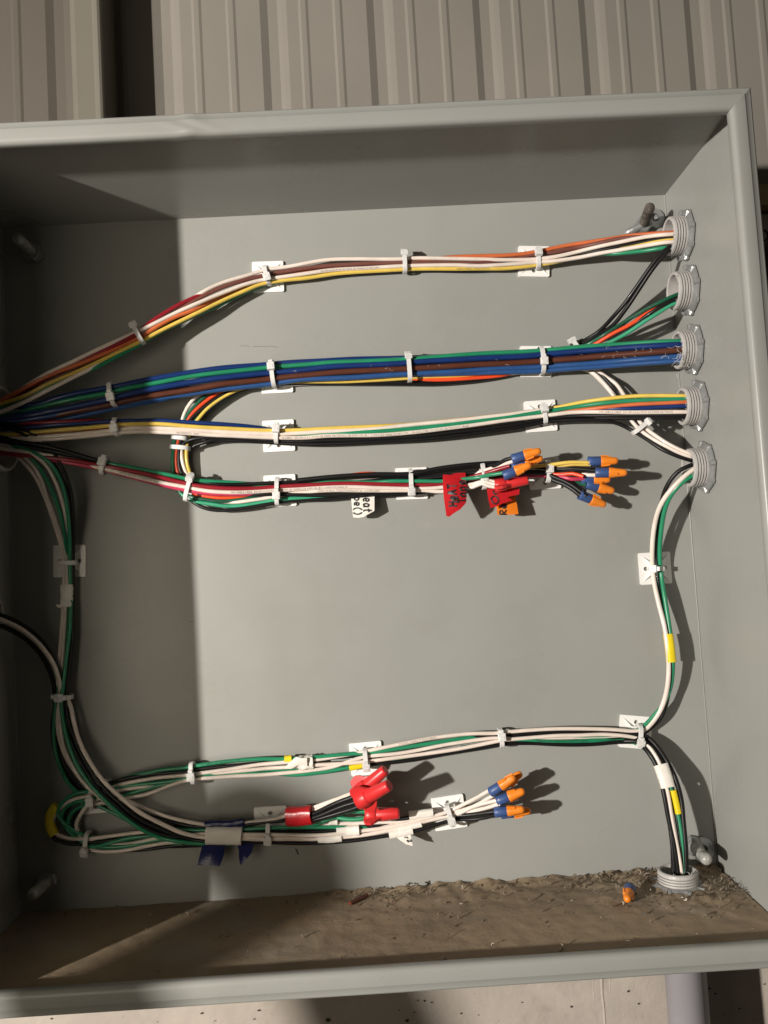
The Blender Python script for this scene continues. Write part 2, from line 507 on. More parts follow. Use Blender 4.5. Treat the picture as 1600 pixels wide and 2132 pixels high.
# ------------------------------------------------------------------ conduit fittings
def fitting(O, ax, label, r=0.0165, prot=0.0165, big=False):
    ax = Vector(ax)
    t = thing('conduit_fitting', O, label, 'conduit fitting', 'conduit fittings through the enclosure walls')
    t.location = O
    Z0 = Vector((0, 0, 0))
    ri = r - 0.0031
    pr = [(-0.03, 0.0001), (-0.03, ri), (prot - 0.0006, ri), (prot, ri + 0.0007), (prot, r - 0.0014), (prot - 0.0008, r - 0.0003), (prot - 0.0022, r)]
    z = prot - 0.0028
    while z > 0.0042:
        pr += [(z, r), (z - 0.0004, r - 0.0016), (z - 0.0009, r - 0.0016), (z - 0.0012, r)]
        z -= 0.00225
    pr += [(0.0, r), (-0.004, r), (-0.03, r)]
    mb = MB(); mb.lathe(Z0, ax, pr, 36, smooth=False)
    mb.build('threaded_hub', HUB, t)
    mb = MB()
    a = ax.orthogonal().normalized(); b = ax.cross(a)
    n = 96
    nl = 8
    vs, fs = [], []
    ro = r * 1.27
    def outer(k):
        f = (k * nl / n) % 1.0
        return ro + (0.0016 if f < 0.20 else (0.0 if f < 0.75 else 0.0004))
    rings = [(0.0004, 0, r + 0.0002), (0.0048, 0, r + 0.0002), (0.0050, 0, r + 0.0006), (0.0046, 1, -0.0010), (0.0040, 1, 0.0), (0.0012, 1, 0.0), (0.0006, 1, -0.0012)]
    for z, o, q in rings:
        for k in range(n):
            w = 2 * math.pi * k / n
            rad = (outer(k) + q) if o else q
            zz = z - (0.0012 if (o and z > 0.003 and ((k * nl / n) % 1.0) > 0.22) else 0)
            vs.append(ax * zz + (a * math.cos(w) + b * math.sin(w)) * rad)
    for i in range(len(rings) - 1):
        for k in range(n):
            fs.append((i * n + k, i * n + (k + 1) % n, (i + 1) * n + (k + 1) % n, (i + 1) * n + k))
    mb.add(vs, fs)
    mb.build('locknut', ZINC, t)
    if not big:
        # ragged plastic burrs left on the cut rim
        mb = MB()
        rnd = random.Random(int(O.z * 1e5))
        for q in range(26):
            w = rnd.uniform(-0.5, 1.6) if abs(ax.z) < 0.5 else rnd.uniform(0, 6.28)
            c = ax * (prot + rnd.uniform(-0.002, 0.0004)) + (a * math.cos(w) + b * math.sin(w)) * (ri + rnd.uniform(0.0002, 0.002))
            d = Vector((rnd.uniform(-1, 1), rnd.uniform(-1, 1), rnd.uniform(-1, 1))) * 0.0022
            mb.tube([c, c + d * 0.5 + ax * 0.0004, c + d], [0.00045, 0.0003, 0.0001], 4)
        mb.build('burr', HUB, t)['kind'] = 'stuff'
    return t
ords = ['topmost of the five conduit fittings on the right wall with burrs', 'second conduit fitting from the top on the right wall',
        'middle conduit fitting on the right wall holding thick blue and brown wires', 'fourth conduit fitting down the right wall with yellow, green and orange wires',
        'lowest conduit fitting on the right wall with white and black wires']
for p, l in zip(NIPP, ords):
    fitting(p, -X, l)
fitting(BOT, Z, 'grey conduit fitting standing in the dusty floor of the enclosure', prot=0.0155)
fitting(LEFTN, -(-X), 'large conduit fitting on the left wall where all bundles converge', r=0.0362, prot=0.018, big=True)
fitting(LEFTN2, X, 'conduit fitting low on the left wall behind the incoming white wire', prot=0.006, big=True)
mb = MB()
mb.lathe(BOT + Vector((0, 0, -0.5)), Z, [(0, 0.0167), (0.455, 0.0167), (0.4551, 0.0205), (0.487, 0.0205), (0.4871, 0.0172), (0.4976, 0.0172)], 32)
tag(mb.build('conduit_pipe', PVC), 'grey plastic conduit pipe running down below the enclosure', 'pipe')

# ------------------------------------------------------------------ anchor bolts
def bolt(base, tip, label, wc, m, r=0.0045, wr=0.0088, stub=None):
    t = thing('anchor_bolt', base, label, 'bolt', 'anchor bolts in the back panel')
    t.location = base
    d = tip - base
    L = d.length
    mb = MB()
    pr = [(0.0, r)]
    k = 0.003
    while k < L - 0.010:
        pr += [(k, r), (k + 0.0007, r * 0.86), (k + 0.0014, r)]
        k += 0.0021
    pr += [(L - 0.006, r * 1.02), (L - 0.003, r * 0.95), (L - 0.0012, r * 0.72), (L - 0.0002, r * 0.35), (L, 0.0001)]
    mb.lathe(Vector((0, 0, 0)), d, pr, 18)
    mb.build('rod', m, t)
    mb = MB()
    ax = d.normalized()
    a = ax.orthogonal().normalized(); b = ax.cross(a)
    rn = r * 1.75
    for z0, z1 in ((0.0022, 0.0092),):
        mb.lathe(Vector((0, 0, 0)), ax, [(z0, r), (z0, rn * 0.93), (z0 + 0.001, rn), (z1 - 0.001, rn), (z1, rn * 0.93), (z1, r)], 6, smooth=False)
    mb.build('nut', ZINC, t)
    mb = MB()
    c = wc - base
    mb.lathe(c + Vector((0, -0.0003, 0)), Vector((0.12, -1, 0.1)), [(0, r * 0.9), (0, wr), (0.0018, wr), (0.0018, r * 0.9)], 32, smooth=False)
    mb.build('washer', ZINC, t)
    if stub is not None:
        mb = MB()
        s = stub - base
        mb.tube([Vector((0, -0.009, 0)), s * 0.5 + Vector((0, -0.004, 0)), s * 0.9, s], [0.0034, 0.0034, 0.0034, 0.002], 14)
        mb.build('anchor_clip', ZINC, t)
    return t
bolt(at(1338, 474, 0), at(1355, 428, 42), 'dirty anchor bolt at the top right beside the topmost fitting', at(1362, 455, 2), RUST, stub=at(1303, 486, 5), wr=0.0093)
bolt(at(1440, 1757, 0), at(1474, 1792, 44), 'pale anchor bolt at the bottom right behind the floor fitting', at(1462, 1768, 1.5), GALV, r=0.0050, wr=0.0104)
bolt(at(72, 529, 0), at(35, 494, 44), 'anchor bolt in the shaded top left corner', at(72, 529, 1), GALV, r=0.0050)
bolt(at(104, 1830, 0), at(66, 1866, 44), 'anchor bolt in the shaded bottom left corner', at(100, 1832, 1), GALV, r=0.0050)

# ------------------------------------------------------------------ tie mounts
def pad_mesh():
    s, hr, hy = 0.0142, 0.0020, 0.0086
    bm = bmesh.new()
    def loop(pts):
        vs = [bm.verts.new((u, v, 0)) for u, v in pts]
        return [bm.edges.new((vs[i], vs[(i + 1) % len(vs)])) for i in range(len(vs))]
    c = 0.0009
    ed = loop([(-s + c, -s), (s - c, -s), (s, -s + c), (s, s - c), (s - c, s), (-s + c, s), (-s, s - c), (-s, -s + c)])
    for sg in (-1, 1):
        ed += loop([(hr * math.cos(k * 0.5236), sg * hy + hr * math.sin(k * 0.5236)) for k in range(12)])
    bmesh.ops.triangle_fill(bm, use_beauty=True, edges=ed)
    r = bmesh.ops.extrude_face_region(bm, geom=list(bm.faces))
    bmesh.ops.translate(bm, verts=[g for g in r['geom'] if isinstance(g, bmesh.types.BMVert)], vec=(0, 0, 0.0026))
    bmesh.ops.recalc_face_normals(bm, faces=list(bm.faces))
    me = bpy.data.meshes.new('base')
    bm.to_mesh(me); bm.free()
    me.materials.append(NYLON)
    return me
PADM = pad_mesh()
def ribm():
    mb = MB()
    for sx in (-1, 1):
        for sy in (-1, 1):
            u = Vector((sx * 0.0124, sy * 0.0124, 0.0026)); q = Vector((sx * 0.0034, sy * 0.0034, 0.0026))
            n = Vector((-sy * 0.0006 * sx, 0.0006, 0)) if False else Vector((sy, -sx, 0)).normalized() * 0.00055
            mb.add([u, q + n, q - n, q + n + Vector((0, 0, 0.0036)), q - n + Vector((0, 0, 0.0036))], [(0, 1, 3), (0, 4, 2), (0, 3, 4), (1, 2, 4, 3)])
    o = mb.build('rib', NYLON); m = o.data; bpy.data.objects.remove(o)
    return m
def bridgem():
    mb = MB()
    mb.box((0, 0, 0.0042), (0.0046, 0, 0), (0, 0.0052, 0), (0, 0, 0.0017), 0.25)
    o = mb.build('bridge', NYLON); m = o.data; bpy.data.objects.remove(o)
    return m
RIBM, BRIM = ribm(), bridgem()
PADS = [(559, 578, 2, 'under the top bundle at the shadow edge'), (1111, 546, -1, 'under the top bundle near the topmost fitting'),
        (577, 787, 3, 'under the thick blue and brown bundle at its left half'), (1115, 754, 0, 'under the thick blue and brown bundle at its right end'),
        (581, 908, 3, 'under the yellow and white bundle at its left half'), (1125, 867, 4, 'under the yellow and white bundle at its right end'),
        (584, 1022, 3, 'under the red and white bundle left of the white flag'), (857, 1007, 2, 'under the red and white bundle between the white and red flags'),
        (1133, 986, 3, 'under the black wires behind the upper wire nuts'), (147, 1168, 91, 'under the upright bundle in the left shade'),
        (1363, 1183, 93, 'under the upright white, black and green wires on the right'), (1322, 1523, -5, 'tilted at the lower right where bundles meet'),
        (763, 1578, 5, 'above the red wire nuts under the long lower bundle'), (202, 1657, 5, 'behind the wire loop in the bottom left shade'),
        (565, 1712, 3, 'left of the red tape in the shade'), (935, 1690, 8, 'beside the lower orange wire nuts')]
for x, y, a, l in PADS:
    t = thing('tie_mount', None, 'white square tie mount ' + l, 'tie mount', 'adhesive tie mounts on the back panel')
    R = Matrix((X, Z, -Y)).transposed()      # local x,y lie on the panel, z points out
    if False: pass
    t.matrix_world = Matrix.Translation(at(x, y, 0.05)) @ R.to_4x4() @ Matrix.Rotation(math.radians(a - 3.0), 4, 'Z')
    for nm, me in (('base', PADM), ('rib', RIBM), ('bridge', BRIM)):
        o = bpy.data.objects.new(nm, me); COL.objects.link(o); o.parent = t

# ------------------------------------------------------------------ wires
def pl(tab):
    def f(v):
        if v <= tab[0][0]: return tab[0][1]
        for (a, p), (b, q) in zip(tab, tab[1:]):
            if v <= b:
                u = (v - a) / (b - a)
                return p + (q - p) * (u * u * (3 - 2 * u) * 0.5 + u * 0.5)
        return tab[-1][1]
    return f
HF = {
 'A': (0, pl([(-40, 47), (100, 44), (200, 38), (290, 31), (400, 23), (480, 16), (560, 11), (700, 10), (840, 10), (1110, 11), (1200, 16), (1300, 32), (1400, 46), (1440, 47)])),
 'B': (0, pl([(-40, 47), (100, 43), (237, 34), (400, 24), (570, 16), (850, 15), (1130, 16), (1250, 26), (1400, 45), (1440, 47)])),
 'B2': (0, pl([(360, 9), (600, 8), (1130, 8), (1210, 12), (1260, 24), (1400, 46), (1440, 47)])),
 'C': (0, pl([(-40, 47), (100, 43), (243, 33), (400, 22), (575, 12), (850, 11), (1130, 12), (1200, 18), (1300, 33), (1420, 46), (1440, 47)])),
 'D': (0, pl([(-40, 47), (100, 42), (218, 32), (395, 19), (580, 12), (857, 12), (1008, 16), (1140, 15), (1200, 26), (1240, 34)])),
 'E': (1, pl([(900, 47), (950, 44), (1050, 28), (1170, 12), (1300, 12), (1450, 16), (1560, 19), (1660, 21), (1720, 19), (1745, 16)])),
 'V': (1, pl([(965, 47), (1000, 43), (1090, 22), (1183, 12), (1280, 19), (1350, 23), (1430, 19), (1500, 13), (1523, 11)])),
 'K': (1, pl([(1520, 12), (1560, 20), (1640, 31), (1760, 37), (1850, 38)])),
 'H': (0, pl([(100, 12), (760, 11), (1330, 11)])),
 'G': (0, pl([(100, 14), (190, 11), (400, 11)])),
 'J': (0, pl([(300, 14), (440, 14), (565, 12), (760, 14), (860, 14), (935, 13), (980, 18), (1030, 31), (1060, 34)])),
}
WIRES = {}
def parse(bun, s):
    ax, f = HF[bun]
    out = []
    for q in s.split():
        c = q.split(',')
        x, y = float(c[0]), float(c[1])
        if len(c) > 2 and c[2][0] == '=':
            h = float(c[2][1:])
        else:
            h = f((x, y)[ax]) + (float(c[2]) if len(c) > 2 else 0)
        out.append(at(x, y, h))
    return out
def w(col, bun, label, s, r=1.9, key=None):
    P = spline(parse(bun, s), 0.005)
    mb = MB()
    # a faint wander so that no run is ruler straight
    k = len(WIRES) * 7.3
    P = [p + Vector((noise.noise(Vector((i * 0.11, k, 0))), noise.noise(Vector((i * 0.11, k, 9))) * 0.6, noise.noise(Vector((i * 0.11, k, 4))))) * (0.0006 if 2 < i < len(P) - 3 else 0) for i, p in enumerate(P)]
    r *= {'A': 0.93, 'B': 0.96, 'C': 0.91, 'B2': 0.88, 'D': 0.90, 'E': 0.86, 'G': 0.86, 'H': 0.86, 'J': 0.90}.get(bun, 1.0)
    mb.tube(P, r * 0.001, 12)
    nm = ('pink' if col == 'pink' else col) + '_wire'
    o = tag(mb.build(nm, WC[col], None), label, 'wire', 'insulated wires run through the enclosure')
    WIRES[key or len(WIRES)] = (P, r * 0.001, o)
    return o
# --- top bundle (A)
w('orange', 'A', 'orange wire along the upper side of the top bundle', '-60,858 0,834 100,784 200,744 288,704 322,683,1 365,661,1 402,646,0 450,622,-3 555,583,-3 700,560,-3 850,549,-2 930,536,0 1000,533,1 1062,531,1 1107,526,1 1175,512,1 1250,500 1325,490 1400,484 1450,484')
w('white', 'A', 'white wire topmost in the top bundle past its first mount', '-60,880 0,857,3 50,837,3 100,812,3 150,787,2 187,769,1 240,735,-3 300,703,-4 350,662,-4 400,623,-2 425,607,1 465,589,1 515,574,1 555,562,1 600,555,1 675,542,1 750,539,1 835,539,1 875,537,1 1000,540,1 1050,541,1 1110,540,2 1150,535,2 1200,525,2 1275,507,2 1350,492,2 1403,487,2 1450,488', key='a1')
w('white', 'A', 'white wire second from the top along the top bundle', '-60,860 0,838,-2 100,777,0 150,753,1 200,729,1 275,695,1 310,679,2 365,652,2 415,630,2 465,610,2 515,591,2 550,582,2 590,576,2 640,570,2 700,562,2 800,556,2 875,553,2 950,552,2 1000,554,2 1075,550,2 1112,546,2 1150,544,2 1200,537,2 1250,527,2 1300,519,2 1350,511,2 1395,504,2 1450,505', key='a2')
w('red', 'A', 'dark red wire arching over the top bundle left of its first mount', '-60,864 0,842,-3 60,806,-1 150,760,-1 225,727,0 288,692,1 300,681,1 352,647,1 390,626,1 425,611,0 480,588,-3 555,575,-4 700,556,-5 840,548,-5 1110,540,-4 1250,512,-3 1400,492,-2 1450,495')
w('brown', 'A', 'brown wire between the two white wires of the top bundle', '-60,862 60,815,-4 200,745,-4 300,697,-4 390,635,0 440,609,1 490,589,1 540,575,1 590,566,1 675,554,1 750,549,1 837,547,1 900,546,1 1000,547,1 1060,541,-2 1105,531,0 1150,526,1 1200,515,1 1250,505,1 1300,496,0 1400,492,-1 1450,493', 2.0)
w('yellow', 'A', 'yellow wire along the underside of the top bundle', '-60,865 0,842 50,825 100,800 200,756,0 288,714 312,701 352,680 415,650 465,626 515,604 545,592 590,584 640,579 700,570 825,562 875,560 950,559 1000,559 1050,559 1105,554 1150,547,0 1225,530,-1 1320,514,1 1360,506,1 1403,500,1 1450,500', key='a3')
w('green', 'A', 'green wire peeping out below the yellow one in the top bundle', '-60,875 0,850,-3 50,829,-2 100,808,-1 150,785,-1 195,767,0 237,746,0 287,719,-1 350,684,-4 465,630,-4 560,590,-5 700,566,-6 850,555,-5 1110,549,-4 1240,530,-2 1290,528,-1 1340,523,0 1382,516,1 1450,512')
w('black', 'A', 'black wire between the pale wires entering the topmost fitting', '-60,868 100,798,-5 300,702,-6 440,632,-5 555,588,-6 700,573,-6 850,563,-6 1000,562,-5 1110,552,-3 1150,541,0 1200,531,0 1260,519,0 1320,508,0 1400,494,0 1450,496')
# --- thick bundle (B)
w('blue', 'B', 'uppermost thick blue wire of the thick bundle, left half', '-60,872 0,850,-4 75,842,-2 125,827,-1 225,807,0 240,805 315,790 390,777 465,766 552,759 600,755 680,751 780,747,-1 900,744,-4 1130,735,-5 1300,722,-4 1420,716,-3 1460,716', 2.6)
w('green', 'B', 'green wire along the top of the thick blue and brown bundle', '-60,880 0,868,-2 82,847,-1 150,832,1 225,819,2 250,812,2 315,799,2 390,785,2 465,775,2 552,766,2 640,759,2 700,754,2 825,749,2 875,745,2 1000,737,1 1120,730,1 1200,723,1 1300,716,1 1400,711,1 1460,711', 2.1)
w('blue', 'B', 'thick blue wire between the green and brown wires of the thick bundle', '-60,885 25,868,1 100,857,1 160,846,1 225,832,2 250,825,2 315,811,2 390,797,2 465,786,2 552,777,2 640,769,2 700,763,2 825,757,2 875,753,2 1000,746,2 1100,741,2 1150,736,2 1250,728,2 1400,718,2 1460,716', 2.7)
w('dark_brown', 'B', 'thick brown wire along the middle of the thick bundle', '-60,895 30,885,-2 125,863,-2 225,844,0 300,827,0 400,811,1 465,799,2 552,790,2 640,781,2 700,775,2 825,769,2 875,766,2 1000,759,2 1120,753,2 1250,742,2 1400,730,2 1460,729', 2.7)
w('light_blue', 'B', 'pale blue thick wire below the brown one in the thick bundle', '-60,890 0,880,1 75,871,0 150,858,-2 250,842,-3 400,819,-3 552,800,-1 625,791,0 700,788 800,782 875,778 1000,770 1120,764 1200,759,1 1280,753,1 1360,747,1 1420,742,1 1460,740', 2.5)
w('light_blue', 'B', 'lowest pale blue wire of the thick bundle at the right', '-60,892 20,892,-3 150,870,-5 300,838,-5 552,796,-5 700,788,-4 850,781,-3 960,777,-2 1060,775,-1 1130,772,0 1200,767,0 1280,761 1400,752 1460,748', 2.3)
w('blue', 'B', 'shaded thick blue wire leaving the left fitting under the green one', '-60,884 0,874,2 75,863,2 140,850,0 225,834,-4 400,808,-5 600,780,-5 900,765,-5 1200,745,-4 1420,732,-2 1460,730', 2.5)
# --- bundle under the thick one (B2), from the second fitting round the small left loop
w('yellow', 'B2', 'yellow wire curving from under the thick bundle into the small left loop', '1130,772,-2 1050,774,0 950,783,1 875,786,1 825,789,1 725,794,1 640,796,1 565,797,1 515,806,1 477,820,1 440,845,1 415,871,1 398,896,0 391,920,0 389,955,1 393,975,0 400,992,-2 425,1010,-4 480,1022,-5 580,1024,-5 760,1014,-4 900,1003,0 1000,983,8 1080,973,=20 1147,967,=26 1185,963,=31 1228,963,=35')
w('red_orange', 'B2', 'bright red orange wire from the second fitting into the small left loop', '1440,614,-3 1405,621,-3 1350,651,-2 1312,676,1 1275,695,1 1235,719,0 1180,742,-3 1120,762,-2 1050,780,0 1000,786,1 925,791,1 887,791,0 800,789,-3 600,793,-3 520,799,-2 477,807,1 452,819,1 427,837,1 402,860,1 385,885,0 373,915,0 367,950,1 367,966,1 372,989,1 385,1013,-2 411,1029,1 452,1036,2 490,1035,2 527,1030,1 580,1020,-3 660,1000,-2 736,988,0 766,985,1 796,987,0 850,994,-3 950,990,3 1050,985,6 1100,983,=14 1170,988,=26 1192,986,=30 1215,992,=34')
w('black', 'B2', 'black wire of the small left loop beside the red orange one', '1440,622,2 1408,623,2 1360,648,2 1320,677,-2 1290,698,-3 1250,723,-4 1160,752,-3 1050,781,-2 900,794,-1 700,798,0 600,799,0 502,806,1 465,822,1 427,847,1 400,870,1 384,895,1 377,918,1 373,942,2 373,964,2 378,983,2 388,995,4 411,1002,8 452,1008,9 509,1008,5 571,1006,4 640,1001,3 700,993,3 760,990,3 851,991,5 920,979,8 999,970,=18 1060,967,=22 1134,974,=19 1180,978,=26 1250,982,=35')
w('dark_green', 'B2', 'dark green printed wire curving from the second fitting to the small loop', '1440,606 1410,614 1380,627 1340,647 1300,670 1260,696 1225,716,-2 1150,745,-4 1000,765,-3 800,782,-2 600,794,-1 510,803,0 452,814,1 427,826,1 402,850,1 385,874,1 374,900,0 367,920,0 365,942,0 366,964,-1 370,990,-3 380,1020,-3 396,1034,2 424,1040,3 462,1044,3 499,1040,3 537,1033,2 572,1024,-2 650,1012,-4 800,1006,-4 950,998,2 1060,990,6 1140,992,=12 1185,1000,=18 1222,1010,=30', key='dg')
w('light_green', 'B2', 'bright green wire entering the second fitting lowest', '1440,628 1406,631 1370,652 1340,671 1300,697 1255,720,-1 1200,740,-4 1050,776,-5 800,790,-4 600,798,-3 510,809,-2 440,850,-2 400,880,-2 370,905,0 362,922,1 361,942,1 360,964,1 362,988,0 372,1022,-1 400,1042,2 434,1048,2 471,1053,2 509,1052,2 546,1046,2 589,1039,3 640,1036,2 657,1035,1 720,1028,-2 900,1012,-2 980,1000,0 1010,996,0 1100,990,2', 2.0)
w('white', 'B2', 'pale wire on the outside of the small left loop', '1300,850,=20 1260,800,=16 1228,772,=10 1180,765,=7 1050,780,-2 800,794,-3 600,800,-2 500,803,0 450,808,0 415,822,1 395,842,1 382,868,1 377,900,0 378,930,1 380,958,2 386,978,1 396,996,-2 415,1025,-3 440,1040,-2 490,1046,3 527,1041,4 565,1035,4 600,1029,4 639,1024,4 695,1021,5 751,1021,5 807,1022,5 845,1022,5 882,1021,6 920,1023,8 960,1015,12 985,1008,=22 1005,1003,=26 1022,1006,=28 1034,1010,=30', key='d3')
w('black', 'B2', 'black wire sagging lowest below the red and white bundle', '1150,758,-4 1090,774,-4 1040,785,-3 970,794,-2 900,799,-2 700,798,-2 600,800,-1 510,811,0 470,829,0 430,858,0 405,882,0 388,912,-1 383,935,-1 379,960,-2 378,985,-4 384,1015,-3 400,1042,1 424,1056,3 452,1062,3 490,1061,3 527,1056,3 565,1049,3 620,1041,2 676,1039,2 732,1035,2 807,1031,2 845,1028,2 900,1022,3 985,1006,6 1040,995,6 1134,990,=14 1170,994,=18 1192,1007,=25 1218,1022,=33')
# --- wires crossing at the right between the second, third and lowest fittings
w('black', 'B2', 'black wire rising from below the thick bundle to the topmost fitting', '1440,505 1400,511,2 1370,536,2 1344,570,0 1320,604,-3 1300,632,-6 1280,656,-8 1250,688,-8 1218,708,-6 1180,728,-3 1130,745,-3 1050,760,-3 900,775,-3', 2.1)
w('black', 'B2', 'second black wire beside it rising to the topmost fitting', '1440,512 1400,518,1 1366,552,0 1330,603,-4 1302,646,-7 1276,678,-8 1240,700,-6 1200,722,-4 1130,750,-4 1000,770,-4', 2.1)
w('white', 'B2', 'left white wire slanting down to the lowest right fitting', '1120,760,=7 1190,764,=8 1228,773,=10 1250,792,=13 1270,814,=17 1282,830,=20 1308,866,=25 1324,886,=28 1346,905,=34 1385,928,=42 1435,950,=47 1490,955,=47')
w('white', 'B2', 'right white wire slanting down to the lowest right fitting', '1180,752,=7 1230,765,=9 1262,785,=11 1282,799,=14 1292,812,=16 1303,829,=19 1323,862,=25 1338,884,=29 1370,910,=37 1402,930,=43 1437,944,=47 1490,950,=47')
w('black', 'B2', 'black wire between the two slanting white wires below the thick bundle', '1130,762,=6 1200,764,=7 1246,775,=9 1266,793,=12 1286,820,=15 1310,860,=19 1330,890,=25 1352,912,=31 1390,938,=40 1440,955,=46 1490,962,=47')
# --- yellow, green and white bundle (C)
w('blue', 'C', 'blue wire over the yellow one left of the second row of mounts', '-60,888 0,892,0 62,890,0 125,884,0 200,880,0 250,877,0 325,876,0 400,879,0 465,883,0 520,888,-1 575,896,-4 700,899,-5 850,893,-5 1130,863,-4 1230,853,-1 1300,851,0 1360,848,0 1436,845,0 1480,845', 2.0)
w('red', 'C', 'thin dark red wire above the shaded blue one near the left fitting', '-60,884 0,886,-2 50,881,0 125,879,0 200,877,-1 260,879,-3 400,888,-5 575,900,-6 850,897,-6 1000,885,-6')
w('yellow', 'C', 'yellow wire on top of the yellow and white bundle', '-60,900 0,905,0 62,901,1 125,895,1 225,887,2 255,884,2 325,882,2 400,887,2 465,891,2 567,896,2 640,894,2 675,892,2 775,888,1 825,885,0 900,879,-3 1000,869,-4 1120,854,-3 1170,846,-1 1210,838,1 1260,830,1 1320,825,1 1436,824,1 1480,824', key='c0')
w('white', 'C', 'pinkish white wire under the yellow one along its bundle', '-60,905 0,912,-1 75,911,0 150,905,0 230,896,1 275,891,1 340,892,1 400,895,1 465,899,1 565,903,2 640,901,2 675,898,2 780,893,2 850,885,2 955,875,2 1060,863,2 1110,856,1 1160,852,-2 1300,846,-3 1436,840,-2 1480,840', 2.0)
w('green', 'C', 'green wire between white wires leading to the fourth fitting', '-60,910 0,915,-4 150,905,-4 300,893,-4 450,897,-4 575,906,-3 657,905,0 745,900,2 850,893,2 955,882,2 1060,868,2 1124,858,2 1200,847,1 1260,839,1 1320,834,1 1436,830,1 1480,830', 2.1)
w('orange', 'C', 'orange wire entering the fourth fitting between green and blue', '-60,905 0,910,-5 150,899,-6 300,888,-6 575,903,-6 850,895,-5 1050,872,-4 1150,860,-1 1210,853,1 1260,847,1 1320,842,1 1436,837,1 1480,837')
w('white', 'C', 'white printed wire along the underside of the yellow bundle', '-60,912 0,918,-1 87,915,0 150,911,0 230,902,1 280,899,1 325,900,1 400,902,1 452,906,1 565,911,2 640,911,2 675,908,2 780,906,2 850,901,2 955,889,2 1040,877,2 1127,866,2 1180,860,2 1200,859,2 1260,858,2 1320,858,2 1438,858,2 1480,858', 2.0, key='c2')
w('black', 'C', 'black wire from the small loop into the fourth fitting', '372,975,=8 375,950,=9 381,926,=10 396,916,-8 424,911,-6 471,912,-5 546,916,-2 584,918,-1 640,919 675,917 780,914 850,910 955,900 1060,886 1138,872,0 1200,866 1300,865 1438,865 1480,865', 2.0)
w('black', 'C', 'black wire leaving the yellow bundle for the lowest right fitting', '378,980,=7 386,950,=8 402,930,=9 425,922,-9 441,917,-8 470,914,-7 546,920,-4 640,924,-1 780,920 850,916 955,908 1060,893 1138,879 1200,875 1260,876,-5 1290,883,-8 1316,896,-8 1342,911,-4 1385,938,0 1440,958,0 1490,966')
w('black', 'C', 'lower black wire sagging below the white printed wire', '430,922,=8 470,917,=8 560,920,-5 640,921,-4 780,917,-4 900,909,-4 1040,890,-3 1138,875,-3 1215,871,-3 1300,871,-3 1438,870,-2 1480,870')
# --- red and white bundle (D)
w('black', 'D', 'black wire along the top of the red and white bundle near the left', '-60,905 0,910,2 25,917,2 100,931,1 175,950,1 207,959,1 235,968,-1 300,982,-3 395,1005,-4 580,1012,-4 760,1003,-4 900,991,-2 1050,984,0 1140,984,0 1185,984,0 1250,987,0', 2.1)
w('black', 'D', 'second black wire along the top of the red bundle near the left', '-60,912 0,918,0 60,930,0 140,946,0 207,963,-1 300,986,-4 400,1009,-4 580,1016,-4 760,1006,-4 900,996,-2 1050,990,0 1140,988,0 1180,1003,-2 1220,1023,0')
w('green', 'D', 'green wire on the upper side of the red bundle left of the loop', '-60,900 0,906,0 50,918,-1 120,937,-1 207,958,-1 232,965,1 300,978,1 375,994,2 395,998,1 415,1000,1 452,1003,0 500,1006,-2 580,1012,-4 700,1004,-3 780,1004,-1 813,1002,2 845,1002,3 882,1002,4 920,1002,5 971,997,7 999,994,=26 1022,989,=33 1052,984,=40')
w('red', 'D', 'dark red printed wire along the middle of the red bundle', '-60,925 12,944,1 75,950,1 150,959,1 207,968,1 232,972,2 300,987,2 375,1003,2 415,1011,2 471,1017,2 527,1017,2 571,1014,2 640,1010,2 714,1007,2 789,1008,2 845,1010,2 892,1010,3 930,1008,3 985,992,4 1027,980,=30 1062,970,=36', 2.1, key='r1')
w('white', 'D', 'white printed wire below the dark red one in the red bundle', '-60,920 0,934,1 25,938,1 75,945,1 120,952,-1 162,966,-1 207,974,1 237,981,2 300,997,2 340,1006,2 383,1014,2 434,1022,2 490,1025,2 527,1024,2 571,1021,2 620,1019,2 676,1016,2 732,1014,2 789,1016,2 845,1017,2 901,1016,3 940,1013,4 985,1009,6 1010,1001,=24 1034,1004,=28', 2.0, key='d1')
w('pink', 'D', 'crimson wire along the underside of the red bundle left of the loop', '-60,930 0,943,-2 75,953,-1 150,965,0 212,977,0 250,987,0 325,1006,1 375,1018,1 415,1026,1 471,1030,1 520,1029,0 580,1022,-3 760,1012,-4 950,1000,-1 1080,992,2 1140,991,4 1173,993,6 1191,997,6 1216,997,0')
w('black', 'D', 'black wire below the white printed one right of the small loop', '411,1010,-6 480,1022,-6 520,1030,-1 545,1029,1 571,1029,1 640,1031,1 676,1031,1 732,1030,1 807,1027,0 880,1020,-2 980,1002,-2 1050,990,2 1100,984,=22 1140,985,=19 1190,983,=26 1250,985,=34')
w('black', 'D', 'black wire curling up to the upper orange wire nut', '860,998,0 940,990,2 990,983,3 1012,981,=22 1035,969,=30 1054,957,=37 1076,952,=42')
w('black', 'D', 'topmost black wire over the red bundle near the wire nuts', '620,1000,0 700,992,2 780,988,3 855,987,4 920,974,4 999,966,4 1060,963,3 1134,969,4 1185,976,3 1250,980,2', 2.2)
w('white', 'D', 'short white wire into the upper orange wire nut', '990,986,=18 1030,973,=28 1052,966,=34 1075,958,=41')
w('yellow', 'D', 'short yellow wire into the right hand upper wire nut', '1090,975,=18 1140,968,=20 1163,969,=24 1190,967,=29 1230,967,=34')
w('black', 'D', 'black wire bending down to the lowest upper wire nut', '940,990,=14 1060,985,=18 1134,984,=21 1154,993,=24 1180,1004,=28 1200,1016,=31 1222,1034,=34', 2.3)
w('black', 'D', 'second black wire bending down to the lowest upper wire nut', '940,994,=12 1060,989,=15 1134,989,=18 1150,999,=21 1175,1009,=26 1196,1022,=30 1216,1037,=33', 2.3)
